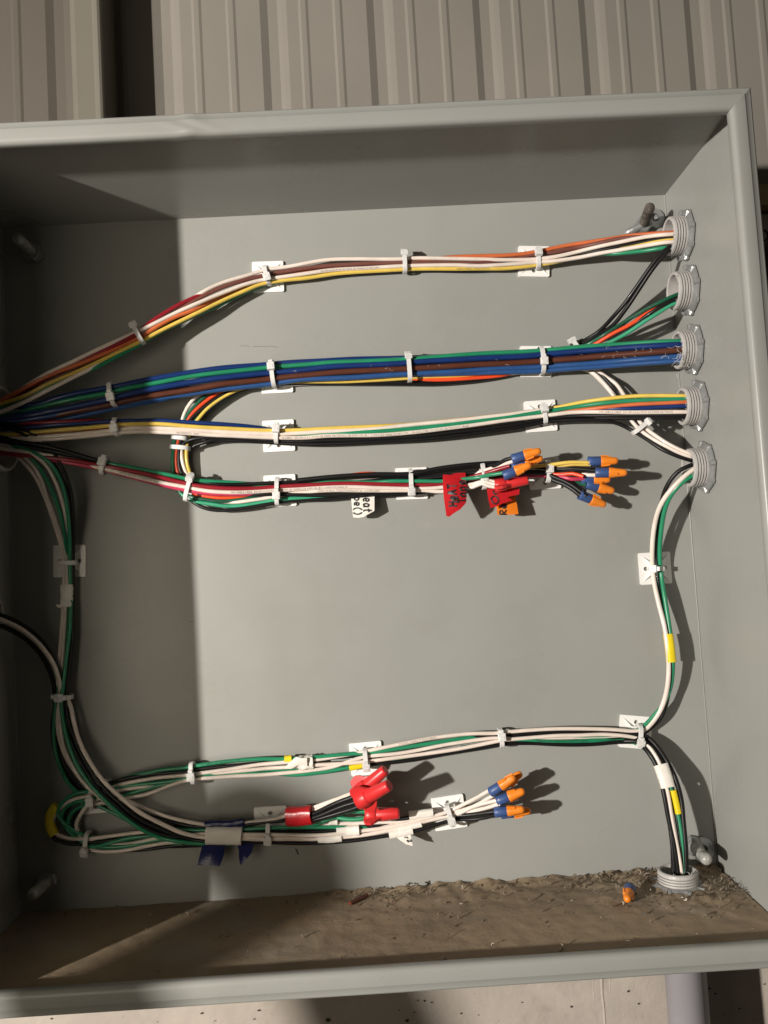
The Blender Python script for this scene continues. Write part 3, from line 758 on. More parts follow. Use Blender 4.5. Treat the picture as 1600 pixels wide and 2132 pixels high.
w('white', 'D', 'short white wire into the red wire nut by the flags', '960,1016,=18 985,1014,=22 1003,1007,=26 1018,1012,=28 1034,1014,=30')
w('white', 'D', 'white sliver of wire under the middle upper wire nut', '1140,983,=17 1190,984,=24 1214,986,=29 1226,989,=32 1245,989,=34')
# --- upright bundle on the left (E)
w('white', 'E', 'white wire on the left edge of the upright left bundle', '-60,905 0,925,-3 37,951,-2 70,987 93,1032 112,1086 132,1153 135,1181,0 134,1209 131,1267 127,1320 124,1360 122,1400,-2 120,1450,-3 121,1517,-2 131,1560,-2 155,1604,-2 184,1636,-4 235,1655,=10 266,1666,=12 310,1686,=13 360,1703,=14 426,1716,=14 470,1718,=13 520,1713,=14 545,1709,=16 575,1704,=18 605,1696,=20 660,1684,=26 700,1668,=36 748,1650,=44')
w('white', 'E', 'second white wire of the upright left bundle', '-60,903 10,925,-2 53,952,-1 82,990 98,1035 118,1090,-1 137,1155,-1 140,1200,-1 137,1278,0 132,1348,0 128,1396,-1 125,1440,-2 124,1470,0 127,1517 135,1559 157,1604 182,1637,0 215,1665,-2 255,1698,-3 294,1724,-4 345,1738,-3 400,1738,-2 446,1735,-1 504,1737 548,1738 660,1739 694,1737 750,1730,=15 806,1723,=15 844,1715,=15 880,1706,=15 928,1692,=15 944,1686,=16 980,1668,=23 1022,1644,=33')
w('green', 'E', 'green wire inside the upright left bundle going under the other', '-60,902 20,925,-2 70,958,0 98,998,0 121,1052,0 134,1108,0 141,1165,-2 145,1230,-2 142,1320,-2 130,1400,-3 118,1450,-2 113,1503,-2 113,1545,-2 124,1593,-4 149,1638,-8 185,1667,=8 230,1690,=8 300,1720,=9 404,1728,=12 450,1727,=13 504,1727,=13 550,1724,=14 660,1722,=14 699,1722,=15 740,1724,=14 800,1721,=10')
w('white', 'E', 'pale printed wire between the greens at the top of the left bundle', '-60,900 30,928,-2 87,959,1 112,996,1 129,1041,1 137,1075,-1 142,1125,-3 143,1200,-3 139,1320,-3 131,1400,-3 128,1450,-2 133,1540,-3 158,1590,-4 200,1650,-5 280,1712,-5 360,1744,-4 420,1746,-2 504,1746,0 548,1748,0 600,1747,=14 662,1747,=15 712,1743,=15 769,1737,=15 825,1726,=15 881,1711,=15 928,1701,=15 948,1697,=17 985,1679,=24 1030,1655,=32')
w('green', 'E', 'green wire on top of the upright left bundle', '-60,898 40,930,-1 101,962,1 127,1001,1 141,1057,1 145,1125,2 145,1164,2 146,1204,2 147,1267,2 145,1320,2 138,1376,2 132,1430,2 128,1464,2 132,1503,2 143,1548,2 160,1593,2 191,1638,2 225,1672,2 257,1701,2 294,1727,2 332,1743,1 360,1749,1 400,1755,0 440,1757,-1 500,1755,-3 560,1752,=12', 2.0)
w('black', 'E', 'black wire crossing over the bundles at the left fitting', '-60,880 20,883,1 45,892,0 95,922,-4 126,965,-2 146,1012,0 153,1069,0 153,1153 152,1209 153,1267 152,1334 144,1405 139,1450,0 143,1497,0 157,1542,0 180,1588,0 211,1634,0 250,1673 285,1702 360,1736 400,1748,-1 446,1752 560,1754,=13 640,1756,=13 712,1752,=14 787,1743,=15 830,1736,=15 861,1731,=15 900,1720,=15 928,1712,=15 948,1707,=16 985,1706,=20 1012,1702,=26 1038,1695,=33')
w('black', 'E', 'second black wire on the right edge of the upright left bundle', '-60,884 30,895,1 80,924,-5 112,965,-3 138,1015,-1 148,1069,-1 149,1153,-1 148,1209,-1 148,1334,-1 140,1405,-1 134,1450,-1 137,1500,-1 150,1545,-1 172,1592,-1 203,1640,-1 243,1678,-1 280,1709,-1 350,1738,-2 450,1744,-3 560,1737,=12 660,1731,=12 740,1726,=13 800,1722,=10')
# --- wires coming in low on the left
w('white', 'E', 'white wire arching in from the lower left fitting', '-70,1275,=47 -20,1281,=45 0,1289,=43 42,1309,=37 84,1343,=28 112,1382,=22 124,1419,=19 128,1444,=16 137,1450,=15 147,1470,=17 153,1497,=19 164,1537,=20 183,1579,=21 211,1621,=22 253,1660,=23 295,1693,=23 340,1717,=21 380,1734,=19 420,1742,=18 446,1744,=17 504,1744,=17 548,1745,=16 640,1744,=14', 2.1)
w('black', 'E', 'black wire above the incoming white one at the lower left', '-70,1262,=46 0,1279,=42 46,1299,=35 90,1334,=26 118,1382,=20 130,1419,=17 134,1450,=14 139,1500,=16 154,1552,=17 177,1602,=18 207,1648,=19 250,1688,=19 290,1716,=18 340,1737,=16 420,1750,=14')
w('black', 'E', 'black wire below the incoming white one at the lower left', '-70,1285,=45 0,1303,=40 40,1322,=33 72,1345,=26 99,1382,=19 112,1419,=16 117,1450,=14 116,1517,=13 124,1568,=12 146,1612,=10 172,1642,=7 215,1668,=7 266,1679,=8 310,1698,=9 360,1712,=10 400,1720,=11 450,1721,=12 510,1717,=14 545,1713,=16 598,1708,=20 650,1698,=28 700,1676,=38 750,1660,=44')
w('black', 'E', 'black wire deepest in the left curve above the loop', '-70,1284,=40 0,1300,=34 38,1319,=27 70,1344,=20 98,1384,=14 111,1421,=12 115,1455,=10 110,1517,=10 117,1565,=9 137,1612,=7 165,1645,=6 230,1680,=6 320,1715,=7 400,1726,=8 560,1732,=10 694,1729,=12 760,1722,=12 806,1712,=12 870,1700,=14 930,1698,=14 960,1698,=18 1030,1690,=32', 2.2)
# --- long lower bundle (H) with the loop at its left end (G)
w('green', 'H', 'green printed wire along the upper side of the long lower bundle', '1338,1536,-5 1290,1537,-5 1250,1540,-3 1206,1543,-1 1150,1544,0 1080,1540,-2 1000,1535,-1 975,1536,0 900,1547,1 840,1557,1 769,1567,1 740,1569,1 652,1577,1 592,1580,1 540,1580,1 480,1584,1 420,1593,1 390,1598,1 340,1603,1 304,1610,0 260,1620,-2 215,1640,-3 184,1648,1 163,1650,2 144,1659,2 128,1674,2 121,1691,2 126,1706,2 141,1721,2 159,1733,1 180,1741,0 240,1750,-3 300,1755,-3 380,1756,-2', 2.0, key='g1')
w('black', 'H', 'black wire under the green one along the long lower bundle', '1330,1527,1 1262,1525,1 1150,1525,1 1054,1531,1 975,1534,-1 900,1550,-2 760,1572,-3 640,1580,-2 580,1586,0 500,1593,0 420,1600,0 390,1606,0 340,1610,0 304,1613,0 250,1624,0 223,1633,-1 190,1655,-3 165,1664,-3 140,1685,-3 134,1710,-3 146,1738,-3 180,1756,-3 240,1762,-3 330,1762,-3 430,1760,-3')
w('white', 'H', 'white wire topmost at the right end of the long lower bundle', '1343,1520,=13 1319,1522,2 1285,1519,2 1234,1517,2 1150,1518,2 1054,1524,2 1035,1526,2 975,1528,2 900,1537,2 840,1548,2 780,1560,2 720,1572,0 652,1582,1 590,1588,2 540,1592,2 480,1601,2 414,1610,2 390,1613,2 340,1617,2 304,1622,1 257,1632,0 220,1645,-3 182,1657,1 154,1664,1 135,1674,1 120,1690,0 108,1712,1 113,1730,1 122,1738,1 144,1745,1 171,1747,1 191,1746,1 247,1739,1 300,1733,0 380,1727,-3 450,1730,-3', key='h1')
w('white', 'H', 'second white wire of the long lower bundle turning down to the floor fitting', '1424,1850,=38 1420,1818,=38 1411,1764,=37 1400,1708,=35 1390,1646,=32 1384,1622,=30 1377,1595,=26 1364,1570,=22 1347,1549,=17 1331,1538,=14 1315,1534,3 1262,1529,3 1200,1531,3 1150,1532,3 1054,1541,3 1035,1544,3 937,1562,2 825,1578,2 754,1586,2 700,1590,2 652,1593,2 600,1597,1 560,1599,0 520,1603,1 480,1607,1 400,1616,-1 330,1632,-1 294,1639,1 238,1648,0 200,1666,0 176,1685,0 163,1706,0 160,1723,0 172,1740,-1 220,1757,-1 266,1757,0 322,1747,1 370,1740,-2')
w('white', 'H', 'lowest white wire of the long lower bundle left of its mount', '1330,1530,-3 1150,1537,-3 1035,1536,1 937,1549,1 825,1569,1 754,1577,2 652,1583,-2 724,1593,-1 690,1598,2 660,1603,2 600,1609,3 540,1614,3 480,1616,3 414,1621,3 394,1624,3 360,1634,2 304,1654,0 259,1661,0 215,1672,0 184,1677,2 169,1695,2 161,1710,1 160,1725,1 172,1745,-1 191,1768,1 229,1773,1 266,1770,1 304,1762,1 351,1754,0 400,1750,-2'.replace('652,1583,-2 724,1593,-1 ', ''))
w('green', 'H', 'green wire below the whites of the long lower bundle', '1338,1545,-4 1250,1546,-2 1150,1547,-2 1050,1549,-3 900,1568,-3 800,1588,-2 754,1596,0 724,1599,1 675,1607,1 619,1613,1 570,1611,0 520,1610,0 440,1611,0 394,1618,1 360,1626,1 304,1632,1 247,1640,0 200,1658,0 184,1665,1 154,1671,1 136,1682,0 128,1700,0 140,1725,0 165,1748,-1 191,1763,1 229,1755,1 266,1746,1 313,1740,0 360,1733,-2', 2.0)
w('green', 'H', 'inner green wire of the loop in the bottom left shade', '700,1602,-3 600,1604,-3 480,1606,-3 400,1614,-2 360,1629,0 304,1643,0 257,1656,0 215,1670,-1 188,1673,0 165,1680,0 149,1693,0 142,1711,0 148,1730,-1 175,1752,-2 210,1764,1 266,1761,1 304,1753,1 341,1747,1 400,1742,-2', 2.0)
w('black', 'H', 'outer black wire of the loop beside the yellow tape', '420,1604,-3 340,1616,-3 250,1634,-3 190,1660,-3 150,1668,-2 120,1690,-2 104,1715,-2 110,1742,0 135,1755,0 167,1758,0 191,1755,0 247,1747,0 304,1738,0 380,1732,-2 450,1734,-3')
w('black', 'H', 'inner black wire of the loop in the bottom left shade', '480,1612,-4 380,1622,-4 290,1645,-4 220,1668,-3 180,1673,-1 158,1696,-1 152,1719,-2 165,1745,-3 210,1768,-2 294,1769,-1 360,1761,-2 440,1757,-3')
w('black', 'H', 'black wire along the underside of the long lower bundle', '1405,1812,=38 1400,1764,=37 1393,1708,=34 1381,1646,=29 1368,1598,=23 1352,1570,=17 1340,1555,=13 1324,1547,0 1291,1546,1 1234,1550,1 1150,1550,1 1100,1548,0 1050,1549,1 980,1560,1 900,1574,1 825,1586,1 754,1592,0 660,1600,-3 560,1606,-4 480,1610,-4 420,1616,-3')
w('black', 'H', 'black wire between the whites right of the middle tie', '1402,1818,=37 1400,1765,=36 1399,1708,=33 1395,1646,=29 1378,1585,=23 1358,1555,=16 1335,1533,2 1262,1525,-1 1150,1526,0 1054,1533,0 975,1542,0 900,1556,0 825,1572,-1 720,1588,-3')
# --- upright run on the right (V)
w('white', 'V', 'white wire of the upright run on the right', '1490,955,0 1446,976 1419,997 1391,1028 1372,1062 1361,1106 1358,1150 1359,1178 1362,1209 1372,1256 1384,1303 1389,1335 1393,1384 1389,1435 1378,1474 1358,1505 1341,1520 1320,1524 1260,1521,=10 1150,1524,=9 1050,1533,=8', 2.1)
w('green', 'V', 'green wire of the upright run on the right', '1490,975 1443,991 1422,1004 1400,1028 1386,1059 1377,1106 1374,1150 1377,1194 1383,1241 1394,1303 1400,1340 1402,1384 1397,1430,-1 1383,1465,-1 1361,1492,-1 1338,1514,-1 1318,1524,-2 1262,1531,=8 1100,1540,=7 960,1557,=7', 2.0)
w('black', 'V', 'black wire of the upright run on the right', '1490,950 1442,967 1412,982,-2 1386,1019,-5 1374,1069,-4 1368,1116,-3 1367,1162,-2 1371,1209,-2 1380,1272,-2 1390,1320 1397,1384 1394,1432,-1 1378,1490,-2 1354,1516,-3 1335,1528,-3 1262,1536,=7 1150,1542,=7 1050,1546,=7')
# --- run down to the floor fitting (K)
w('black', 'K', 'black wire on the right edge of the run into the floor fitting', '1300,1528,=12 1330,1530,0 1347,1535,0 1369,1555,0 1391,1589,0 1407,1624,0 1419,1666,0 1424,1708,0 1428,1764,0 1429,1818,0 1430,1850', 2.1)
w('black', 'K', 'black wire on the left edge of the run into the floor fitting', '1300,1543,=11 1326,1545,-1 1350,1567,-1 1366,1594,0 1382,1646,0 1394,1708,0 1405,1764,0 1412,1815,0 1416,1850', 2.0)
w('green', 'K', 'green wire below the yellow band running into the floor fitting', '1300,1541,=10 1328,1548,-3 1345,1560,-3 1362,1582,-2 1383,1615,-2 1398,1643,-1 1406,1672,-1 1414,1705,-1 1421,1745,-1 1425,1785,-1 1427,1850', 1.9)
w('black', 'K', 'inner black wire beside the green one into the floor fitting', '1300,1533,=11 1335,1540,-1 1356,1555,-1 1378,1583,-1 1392,1615,-2 1402,1650,-3 1410,1708,-2 1418,1764,-2 1423,1850')
# --- wires from the red tape to the red wire nuts
w('black', 'J', 'upper black wire from the red tape to the red wire nuts', '610,1703,=20 625,1698,=24 647,1697,=28 694,1676,=38 745,1655,=46', 2.2)
w('black', 'J', 'middle black wire from the red tape to the red wire nuts', '610,1707,=20 625,1703,=24 647,1703,=29 703,1683,=39 750,1667,=46', 2.2)
w('black', 'J', 'lower black wire from the red tape to the red wire nuts', '610,1712,=19 625,1710,=23 647,1709,=28 712,1691,=38 755,1677,=45', 2.2)
w('white', 'J', 'white wire behind the black ones leaving the red tape', '610,1699,=18 625,1688,=22 649,1682,=24 690,1668,=30 740,1650,=40')
w('green', 'J', 'upper green wire to the lowest red wire nut', '610,1712,=16 640,1716,=19 664,1711,=21 694,1701,=23 722,1690,=25 770,1690,=28', 2.1)
w('green', 'J', 'lower green wire to the lowest red wire nut', '612,1714,=15 640,1718,=18 662,1714,=20 694,1702,=22 722,1706,=25 745,1706,=27 772,1700,=28', 2.1)
w('white', 'J', 'white wire passing under the lowest red wire nut', '590,1722,=10 650,1720,=11 705,1715,=13 759,1713,=13 806,1711,=13 844,1709,=13 900,1699,=13 936,1692,=13 960,1688,=18 990,1678,=25 1040,1665,=34')
w('white', 'J', 'white wire fanned lowest beside the orange wire nuts', '700,1724,=10 780,1720,=10 860,1710,=11 936,1697,=12 960,1694,=16 988,1688,=22 1020,1680,=29 1042,1673,=34')

# printing along wires
def print_on(key, text, start, size=0.00165, rev=False, m=PRINT):
    P, r, o = WIRES[key]
    cu = bpy.data.curves.new('print', 'FONT')
    cu.body = text
    cu.size = size
    cu.resolution_u = 1
    ob = bpy.data.objects.new('print', cu)
    COL.objects.link(ob)
    dg = bpy.context.evaluated_depsgraph_get()
    me = ob.evaluated_get(dg).to_mesh()
    vs = [v.co.copy() for v in me.vertices]
    fs = [tuple(p.vertices) for p in me.polygons]
    ob.evaluated_get(dg).to_mesh_clear()
    bpy.data.objects.remove(ob)
    Q = P if not rev else P[::-1]
    L = [0.0]
    for a, b in zip(Q, Q[1:]):
        L.append(L[-1] + (b - a).length)
    s0 = None
    ref = at(*start)
    i0 = min(range(len(Q)), key=lambda i: (Q[i] - ref).length)
    s0 = L[i0]
    out = []
    import bisect
    for v in vs:
        s = min(s0 + v.x, L[-1] - 1e-6)
        i = max(0, min(bisect.bisect_right(L, s) - 1, len(Q) - 2))
        f = (s - L[i]) / max(L[i + 1] - L[i], 1e-9)
        c = Q[i].lerp(Q[i + 1], f)
        t = (Q[i + 1] - Q[i]).normalized()
        n = (CAM - c); n = (n - t * n.dot(t)).normalized()
        u = n.cross(t)
        ph = (v.y - size * 0.34) / r
        out.append(c + (n * math.cos(ph) + u * math.sin(ph)) * (r + 0.00010))
    mb = MB(); mb.add(out, fs)
    mb.build('printing', m, o)
LONG = 'CMC WIRE & CABLE   E351470 A (UL) MTW OR THHN OR THWN-2 OR AWM OR GR II 12 AWG (3.31 mm2) CU 600 V VW-1 OR C(UL) TYPE T90 NYLON OR TWN75 FT1 RoHS'
CERRO = 'CERROWIRE-A THHN/THWN-2/MTW 12 AWG 600V'
print_on('c2', '& CABLE   E351470 A (UL) MTW OR THHN OR THWN-2 OR AWM OR GR II 12 AWG (3.31 mm2) CU 600 V VW-1 OR C(UL) TYPE T90 NYLON OR TWN75 FT1 RoHS', (590, 911, 13), 0.0023)
print_on('c2', 'CMC WIRE & CABLE   E351470 A (UL) MTW OR THHN OR TWN75', (1243, 858, 25), 0.0021)
print_on('c2', 'OR TWN75 FT1   RoHS', (370, 901, 22), 0.0019)
print_on('d1', 'CMC WIRE & CABLE   E351470 A (UL) MTW OR THHN OR THWN-2 OR AWM OR GR II 12 AWG (3.31 mm2) CU', (480, 1025, 14), 0.0021)
print_on('d1', 'TYPE T90 NYLON OR TWN75 FT1   RoHS', (245, 983, 30), 0.0019)
print_on('d3', CERRO, (657, 1023, 13), 0.0024)
print_on('a3', 'CERROWIRE-A THHN/THWN-2', (950, 559, 10), 0.0022)
print_on('a2', 'E351470 A (UL) MTW OR THHN OR THWN-2 12 AWG 600V', (668, 566, 12), 0.0020)
print_on('h1', 'CERROWIRE-A THHN/THWN-2', (912, 1535, 13), 0.0024)
print_on('g1', 'FT1 600V 110V GR RUN 05/10/25', (418, 1593, 12), 0.0024, rev=True, m=INK)
print_on('g1', 'CERROWIRE-A THHN/THWN-2/MTW 12 AWG', (1120, 1544, 11), 0.0022, rev=True, m=INK)
print_on('dg', 'CERROWIRE THHN/THWN-2/MTW 12 AWG 600V', (1250, 702, 22), 0.0024, rev=True, m=INK)
print_on('dg', 'THHN/THWN-2/MTW 12 AWG', (400, 1035, 14), 0.0022, m=INK)

# ------------------------------------------------------------------ cable ties
def tie(x, y, ang, half, hc, head, label, hh=None, bw=0.0041, side=False):
    """ang: image direction of the bundle in degrees (y down); half: half reach across it in px; hc: height of the bundle's middle;
    head: where the head sits across the strap, -1 (up/left) .. 1"""
    c = at(x, y, hc)
    a = math.radians(ang)
    q = at(x + 20 * math.cos(a), y + 20 * math.sin(a), hc) - c
    t = q.normalized()
    out = Vector((0, -1, 0))
    n = t.cross(out).normalized()         # across, pointing down/right in the picture
    if n.dot(at(x - 20 * math.sin(a), y + 20 * math.cos(a), hc) - c) < 0: n = -n
    A = half / 2350.0
    B = (hh or max(3.4, min(hc - 1.5, 6.5))) * 0.001
    T = thing('cable_tie', None, label, 'cable tie', 'clear nylon cable ties round the bundles')
    T.location = c
    mb = MB()
    N = 36
    vs, fs = [], []
    th = 0.0011
    for k in range(N):
        w = 2 * math.pi * k / N
        cx, sx = math.cos(w), math.sin(w)
        e = 0.72
        cx = math.copysign(abs(cx) ** e, cx); sx = math.copysign(abs(sx) ** e, sx)
        for d, ww in ((0, -0.5), (0, 0.5), (th, 0.42), (th, -0.42)):
            vs.append(n * (cx * (A + d)) + out * (sx * (B + d)) + t * (ww * bw))
    for k in range(N):
        for j in range(4):
            fs.append((k * 4 + j, k * 4 + (j + 1) % 4, ((k + 1) % N) * 4 + (j + 1) % 4, ((k + 1) % N) * 4 + j))
    mb.add(vs, fs, False)
    mb.build('strap', CLEARN, T)
    if head is not None:
        w = head * 1.35
        e = 0.72
        cs = math.copysign(abs(math.sin(w)) ** e, math.sin(w)); sn = abs(math.cos(w)) ** e
        p = n * (cs * (A + 0.0014)) + out * (sn * (B + 0.0017))
        nn = (n * math.sin(w) + out * math.cos(w)).normalized()
        uu = t.cross(nn)
        mb = MB()
        mb.box(p + nn * 0.0006, t * 0.0033, uu * 0.0034, nn * 0.0021, 0.22)
        hd = mb.build('head', CLEARN, T)
        mb = MB()
        sgn = 1 if uu.dot(n) > 0 else -1
        mb.box(p + nn * 0.0022 + uu * 0.0005, t * 0.0021, uu * 0.0013, nn * 0.0008, 0.3)
        mb.box(p + nn * 0.0005 - uu * 0.0046, t * 0.0019, uu * 0.0014, nn * 0.0009, 0.3)
        mb.build('tail', CLEARN, hd)
    return T
TIES = [
 (290, 697, -27, 19, 31, -0.75, 'cable tie on the top bundle at the edge of the shade'),
 (556, 574, -15, 19, 9, 0.2, 'cable tie on the first mount of the top bundle'),
 (843, 548, -2, 19, 10, -0.7, 'cable tie midway along the top bundle'),
 (1119, 540, -4, 19, 9, -0.2, 'cable tie on the right mount of the top bundle'),
 (236, 822, -12, 23, 33, 0.15, 'cable tie on the shaded left part of the thick blue bundle', 9.0),
 (569, 779, -7, 28, 11.5, -0.15, 'cable tie on the left mount of the thick blue bundle', 10.5),
 (852, 768, -4, 26, 13, -0.65, 'cable tie midway along the thick blue bundle', 9.0),
 (1127, 751, -4, 28, 11.5, 0.1, 'cable tie on the right mount of the thick blue bundle', 11.0),
 (1200, 727, -30, 16, 10, -1.0, 'small cable tie head peeping out above the thick bundle at right'),
 (243, 889, -5, 17, 32, 0.1, 'cable tie on the yellow and white bundle in the left shade'),
 (577, 903, 2, 19, 10, -0.15, 'cable tie on the left mount of the yellow and white bundle'),
 (1132, 864, -9, 18, 10, -0.25, 'cable tie on the right mount of the yellow and white bundle'),
 (1334, 889, 50, 19, 29, -0.5, 'cable tie tilted round the slanting white wires at right'),
 (376, 913, 97, 16, 9, None, 'upper cable tie of the two round the small loop'),
 (376, 933, 95, 20, 9, None, 'lower cable tie of the two round the small loop'),
 (218, 969, 13, 18, 31, -0.1, 'cable tie on the red bundle in the left shade'),
 (394, 1017, 14, 25, 17, -0.5, 'cable tie where the small loop meets the red bundle'),
 (578, 1023, 0, 27, 10, 0.15, 'cable tie on the mount left of the white flag'),
 (856, 1005, -2, 27, 11, 0.4, 'cable tie on the mount between the white and red flags'),
 (1006, 991, -5, 26, 17, 0.1, 'cable tie right of the red heat tape flag'),
 (1141, 982, 2, 21, 17, -0.05, 'cable tie behind the upper orange wire nuts'),
 (142, 1172, 90, 16, 11, None, 'cable tie on the left upright mount'),
 (130, 1450, 93, 19, 15, 0.0, 'cable tie where the incoming wires join the left upright bundle'),
 (1368, 1184, 88, 14, 10, 0.5, 'cable tie on the upright mount at right'),
 (402, 1609, -8, 20, 11, 0.05, 'cable tie on the long lower bundle at the edge of the shade'),
 (762, 1580, -6, 19, 10, 0.35, 'cable tie on the mount above the red wire nuts'),
 (1043, 1536, -6, 17, 10, -0.1, 'cable tie midway along the long lower bundle'),
 (1330, 1530, 5, 20, 10.5, 0.35, 'cable tie on the tilted mount at the lower right'),
 (194, 1664, -8, 17, 11, 0.0, 'cable tie on the upper side of the shaded loop'),
 (183, 1754, 3, 20, 11, 0.4, 'cable tie on the lower side of the shaded loop'),
 (560, 1732, -1, 25, 12, 0.2, 'cable tie on the mount left of the red tape'),
 (937, 1697, -18, 21, 13, 0.15, 'cable tie on the mount beside the lower orange wire nuts'),
]
for q in TIES:
    tie(*q)

# ------------------------------------------------------------------ wire nuts
def orange_nut(x0, y0, h0, x1, y1, h1, label, spin=0.0):
    """from the mouth of the blue skirt (x0, y0, h0) to the rounded tip"""
    a, b = at(x0, y0, h0), at(x1, y1, h1)
    ax = (b - a).normalized()
    L = max((b - a).length, 0.0255)
    a = b - ax * L
    T = thing('orange_wire_nut', None, label, 'wire nut', 'orange and blue wire nuts')
    T.location = a
    O = Vector((0, 0, 0))
    s = L / 0.0275
    R = 0.0043
    mb = MB()
    mb.lathe(O, ax, [(0.0105 * s, R * 0.8), (0.001, R * 0.88), (0, R * 0.94), (0.0006, R * 1.06), (0.004 * s, R * 1.0), (0.0118 * s, R * 0.98), (0.0122 * s, R * 0.9)], 28)
    mb.build('skirt', BLNUT, T)
    mb = MB()
    mb.lathe(O, ax, [(0.0119 * s, R * 0.6), (0.0119 * s, R * 1.02), (0.0126 * s, R * 1.05), (0.0150 * s, R * 1.0), (0.0185 * s, R * 0.88), (0.0225 * s, R * 0.78), (0.0250 * s, R * 0.72), (0.0262 * s, R * 0.60), (0.0271 * s, R * 0.38), (0.0275 * s, 0.0001)], 48, flute=14, famp=0.00028, fz=(0.0155 * s, 0.0262 * s))
    e1 = ax.orthogonal().normalized()
    e2 = ax.cross(e1)
    up = Vector((0, -1, 0)); up = (up - ax * up.dot(ax)).normalized()
    sd = ax.cross(up)
    for sg in (-1, 1):
        d = (sd * math.cos(spin) + up * math.sin(spin)) * sg
        e = ax.cross(d)
        vs = []
        for z, r0, r1, wd in ((0.0121 * s, R * 0.9, R * 1.24, 0.00125), (0.0150 * s, R * 0.85, R * 1.18, 0.00115), (0.0195 * s, R * 0.7, R * 1.06, 0.0010), (0.0205 * s, R * 0.65, R * 0.8, 0.0009)):
            vs += [ax * z + d * r0 + e * wd, ax * z + d * r1 + e * wd * 0.8, ax * z + d * r1 - e * wd * 0.8, ax * z + d * r0 - e * wd]
        fs = []
        for i in range(3):
            for j in range(4):
                fs.append((i * 4 + j, i * 4 + (j + 1) % 4, (i + 1) * 4 + (j + 1) % 4, (i + 1) * 4 + j))
        fs += [(0, 1, 2, 3), (15, 14, 13, 12)]
        mb.add(vs, fs)
    mb.build('cap', ORNUT, T)
    return T
ON = [
 (1224, 961, 32, 1288, 959, 37, 'orange and blue wire nut on the yellow wires, top of the right cluster', 0.3),
 (1240, 984, 33, 1307, 984, 41, 'orange and blue wire nut reaching farthest right of the upper cluster', 1.2),
 (1212, 999, 26, 1272, 998, 30, 'orange and blue wire nut half hidden on the pink wires', 0.8),
 (1222, 1008, 27, 1280, 1023, 28, 'orange and blue wire nut pointing down right above the lowest', 0.5),
 (1213, 1032, 31, 1262, 1052, 29, 'lowest orange and blue wire nut of the upper right cluster', -0.4),
 (1068, 956, 39, 1127, 938, 46, 'orange and blue wire nut topmost above the red flags', 0.4),
 (1066, 974, 34, 1131, 953, 38, 'orange wire nut squeezed behind two others above the red flags', 0.9),
 (1051, 990, 38, 1107, 967, 46, 'orange and blue wire nut on the green wire above the red wire nut', 0.7),
 (1022, 1650, 33, 1073, 1617, 42, 'topmost orange and blue wire nut of the lower cluster', -0.6),
 (1036, 1644, 26, 1087, 1609, 30, 'orange wire nut peeping out behind the topmost lower one', 0.2),
 (1036, 1668, 31, 1093, 1646, 37, 'middle orange and blue wire nut of the lower cluster', -0.3),
 (1032, 1691, 33, 1093, 1685, 40, 'bottom orange and blue wire nut of the lower cluster', -0.8),
 (1044, 1694, 26, 1106, 1688, 30, 'orange wire nut hidden behind the bottom lower one', 0.3),
]
for q in ON:
    orange_nut(*q)
# the one lying loose on the dusty floor
fl = -W + 0.0032
pa, pb = on(1312, 1848, 2, fl + 0.0050), on(1303, 1888, 2, fl + 0.0042)
def loose():
    T = orange_nut(1300, 1860, 20, 1302, 1885, 20, 'loose orange and blue wire nut lying on the dusty floor', 0.4)
    ax0 = (at(1302, 1885, 20) - at(1300, 1860, 20)).normalized()
    ax1 = (pb - pa).normalized()
    T.rotation_mode = 'QUATERNION'
    T.rotation_quaternion = ax0.rotation_difference(ax1)
    T.location = pa
loose()

def red_nut(x0, y0, h0, x1, y1, h1, label, spin=0.0, R=0.0060):
    a, b = at(x0, y0, h0), at(x1, y1, h1)
    d = b - a
    ax = d.normalized()
    L = d.length
    T = thing('red_wire_nut', None, label, 'wire nut', 'red winged wire nuts')
    T.location = a
    O = Vector((0, 0, 0))
    mb = MB()
    mb.lathe(O, ax, [(0.30 * L, R * 0.6), (0.002, R * 0.95), (0, R * 1.0), (0.0006, R * 1.14), (0.16 * L, R * 1.16), (0.27 * L, R * 1.10), (0.33 * L, R * 1.0), (0.345 * L, R * 0.86)], 36)
    up = Vector((0, -1, 0)); up = (up - ax * up.dot(ax)).normalized()
    sd = ax.cross(up)
    for sg in (-1, 1):
        dd = (sd * math.cos(spin) + up * math.sin(spin)) * sg
        e = ax.cross(dd)
        vs = []
        for z, r0, r1, wd in ((-0.03 * L, R * 0.8, R * 1.45, 0.0019), (0.03 * L, R * 0.8, R * 1.95, 0.0018), (0.20 * L, R * 0.8, R * 2.10, 0.0016), (0.31 * L, R * 0.7, R * 1.75, 0.0015), (0.42 * L, R * 0.6, R * 1.12, 0.0013), (0.54 * L, R * 0.5, R * 0.72, 0.0011)):
            vs += [ax * z + dd * r0 + e * wd, ax * z + dd * r1 + e * wd * 0.7, ax * z + dd * r1 - e * wd * 0.7, ax * z + dd * r0 - e * wd]
        fs = []
        for i in range(5):
            for j in range(4):
                fs.append((i * 4 + j, i * 4 + (j + 1) % 4, (i + 1) * 4 + (j + 1) % 4, (i + 1) * 4 + j))
        fs += [(0, 1, 2, 3), (23, 22, 21, 20)]
        mb.add(vs, fs)
    mb.build('skirt', RDNUT, T)
    mb = MB()
    mb.lathe(O, ax, [(0.30 * L, R * 0.5), (0.32 * L, R * 0.90), (0.345 * L, R * 0.94), (0.93 * L, R * 0.74), (0.975 * L, R * 0.70), (0.99 * L, R * 0.60), (0.992 * L, R * 0.3), (0.985 * L, 0.0001)], 48, flute=16, famp=0.00022, fz=(0.36 * L, 0.92 * L))
    mb.build('barrel', RDNUT, T)
red_nut(747, 1668, 44, 812, 1634, 60, 'red winged wire nut in front, tip toward upper right', -0.25, 0.0064)
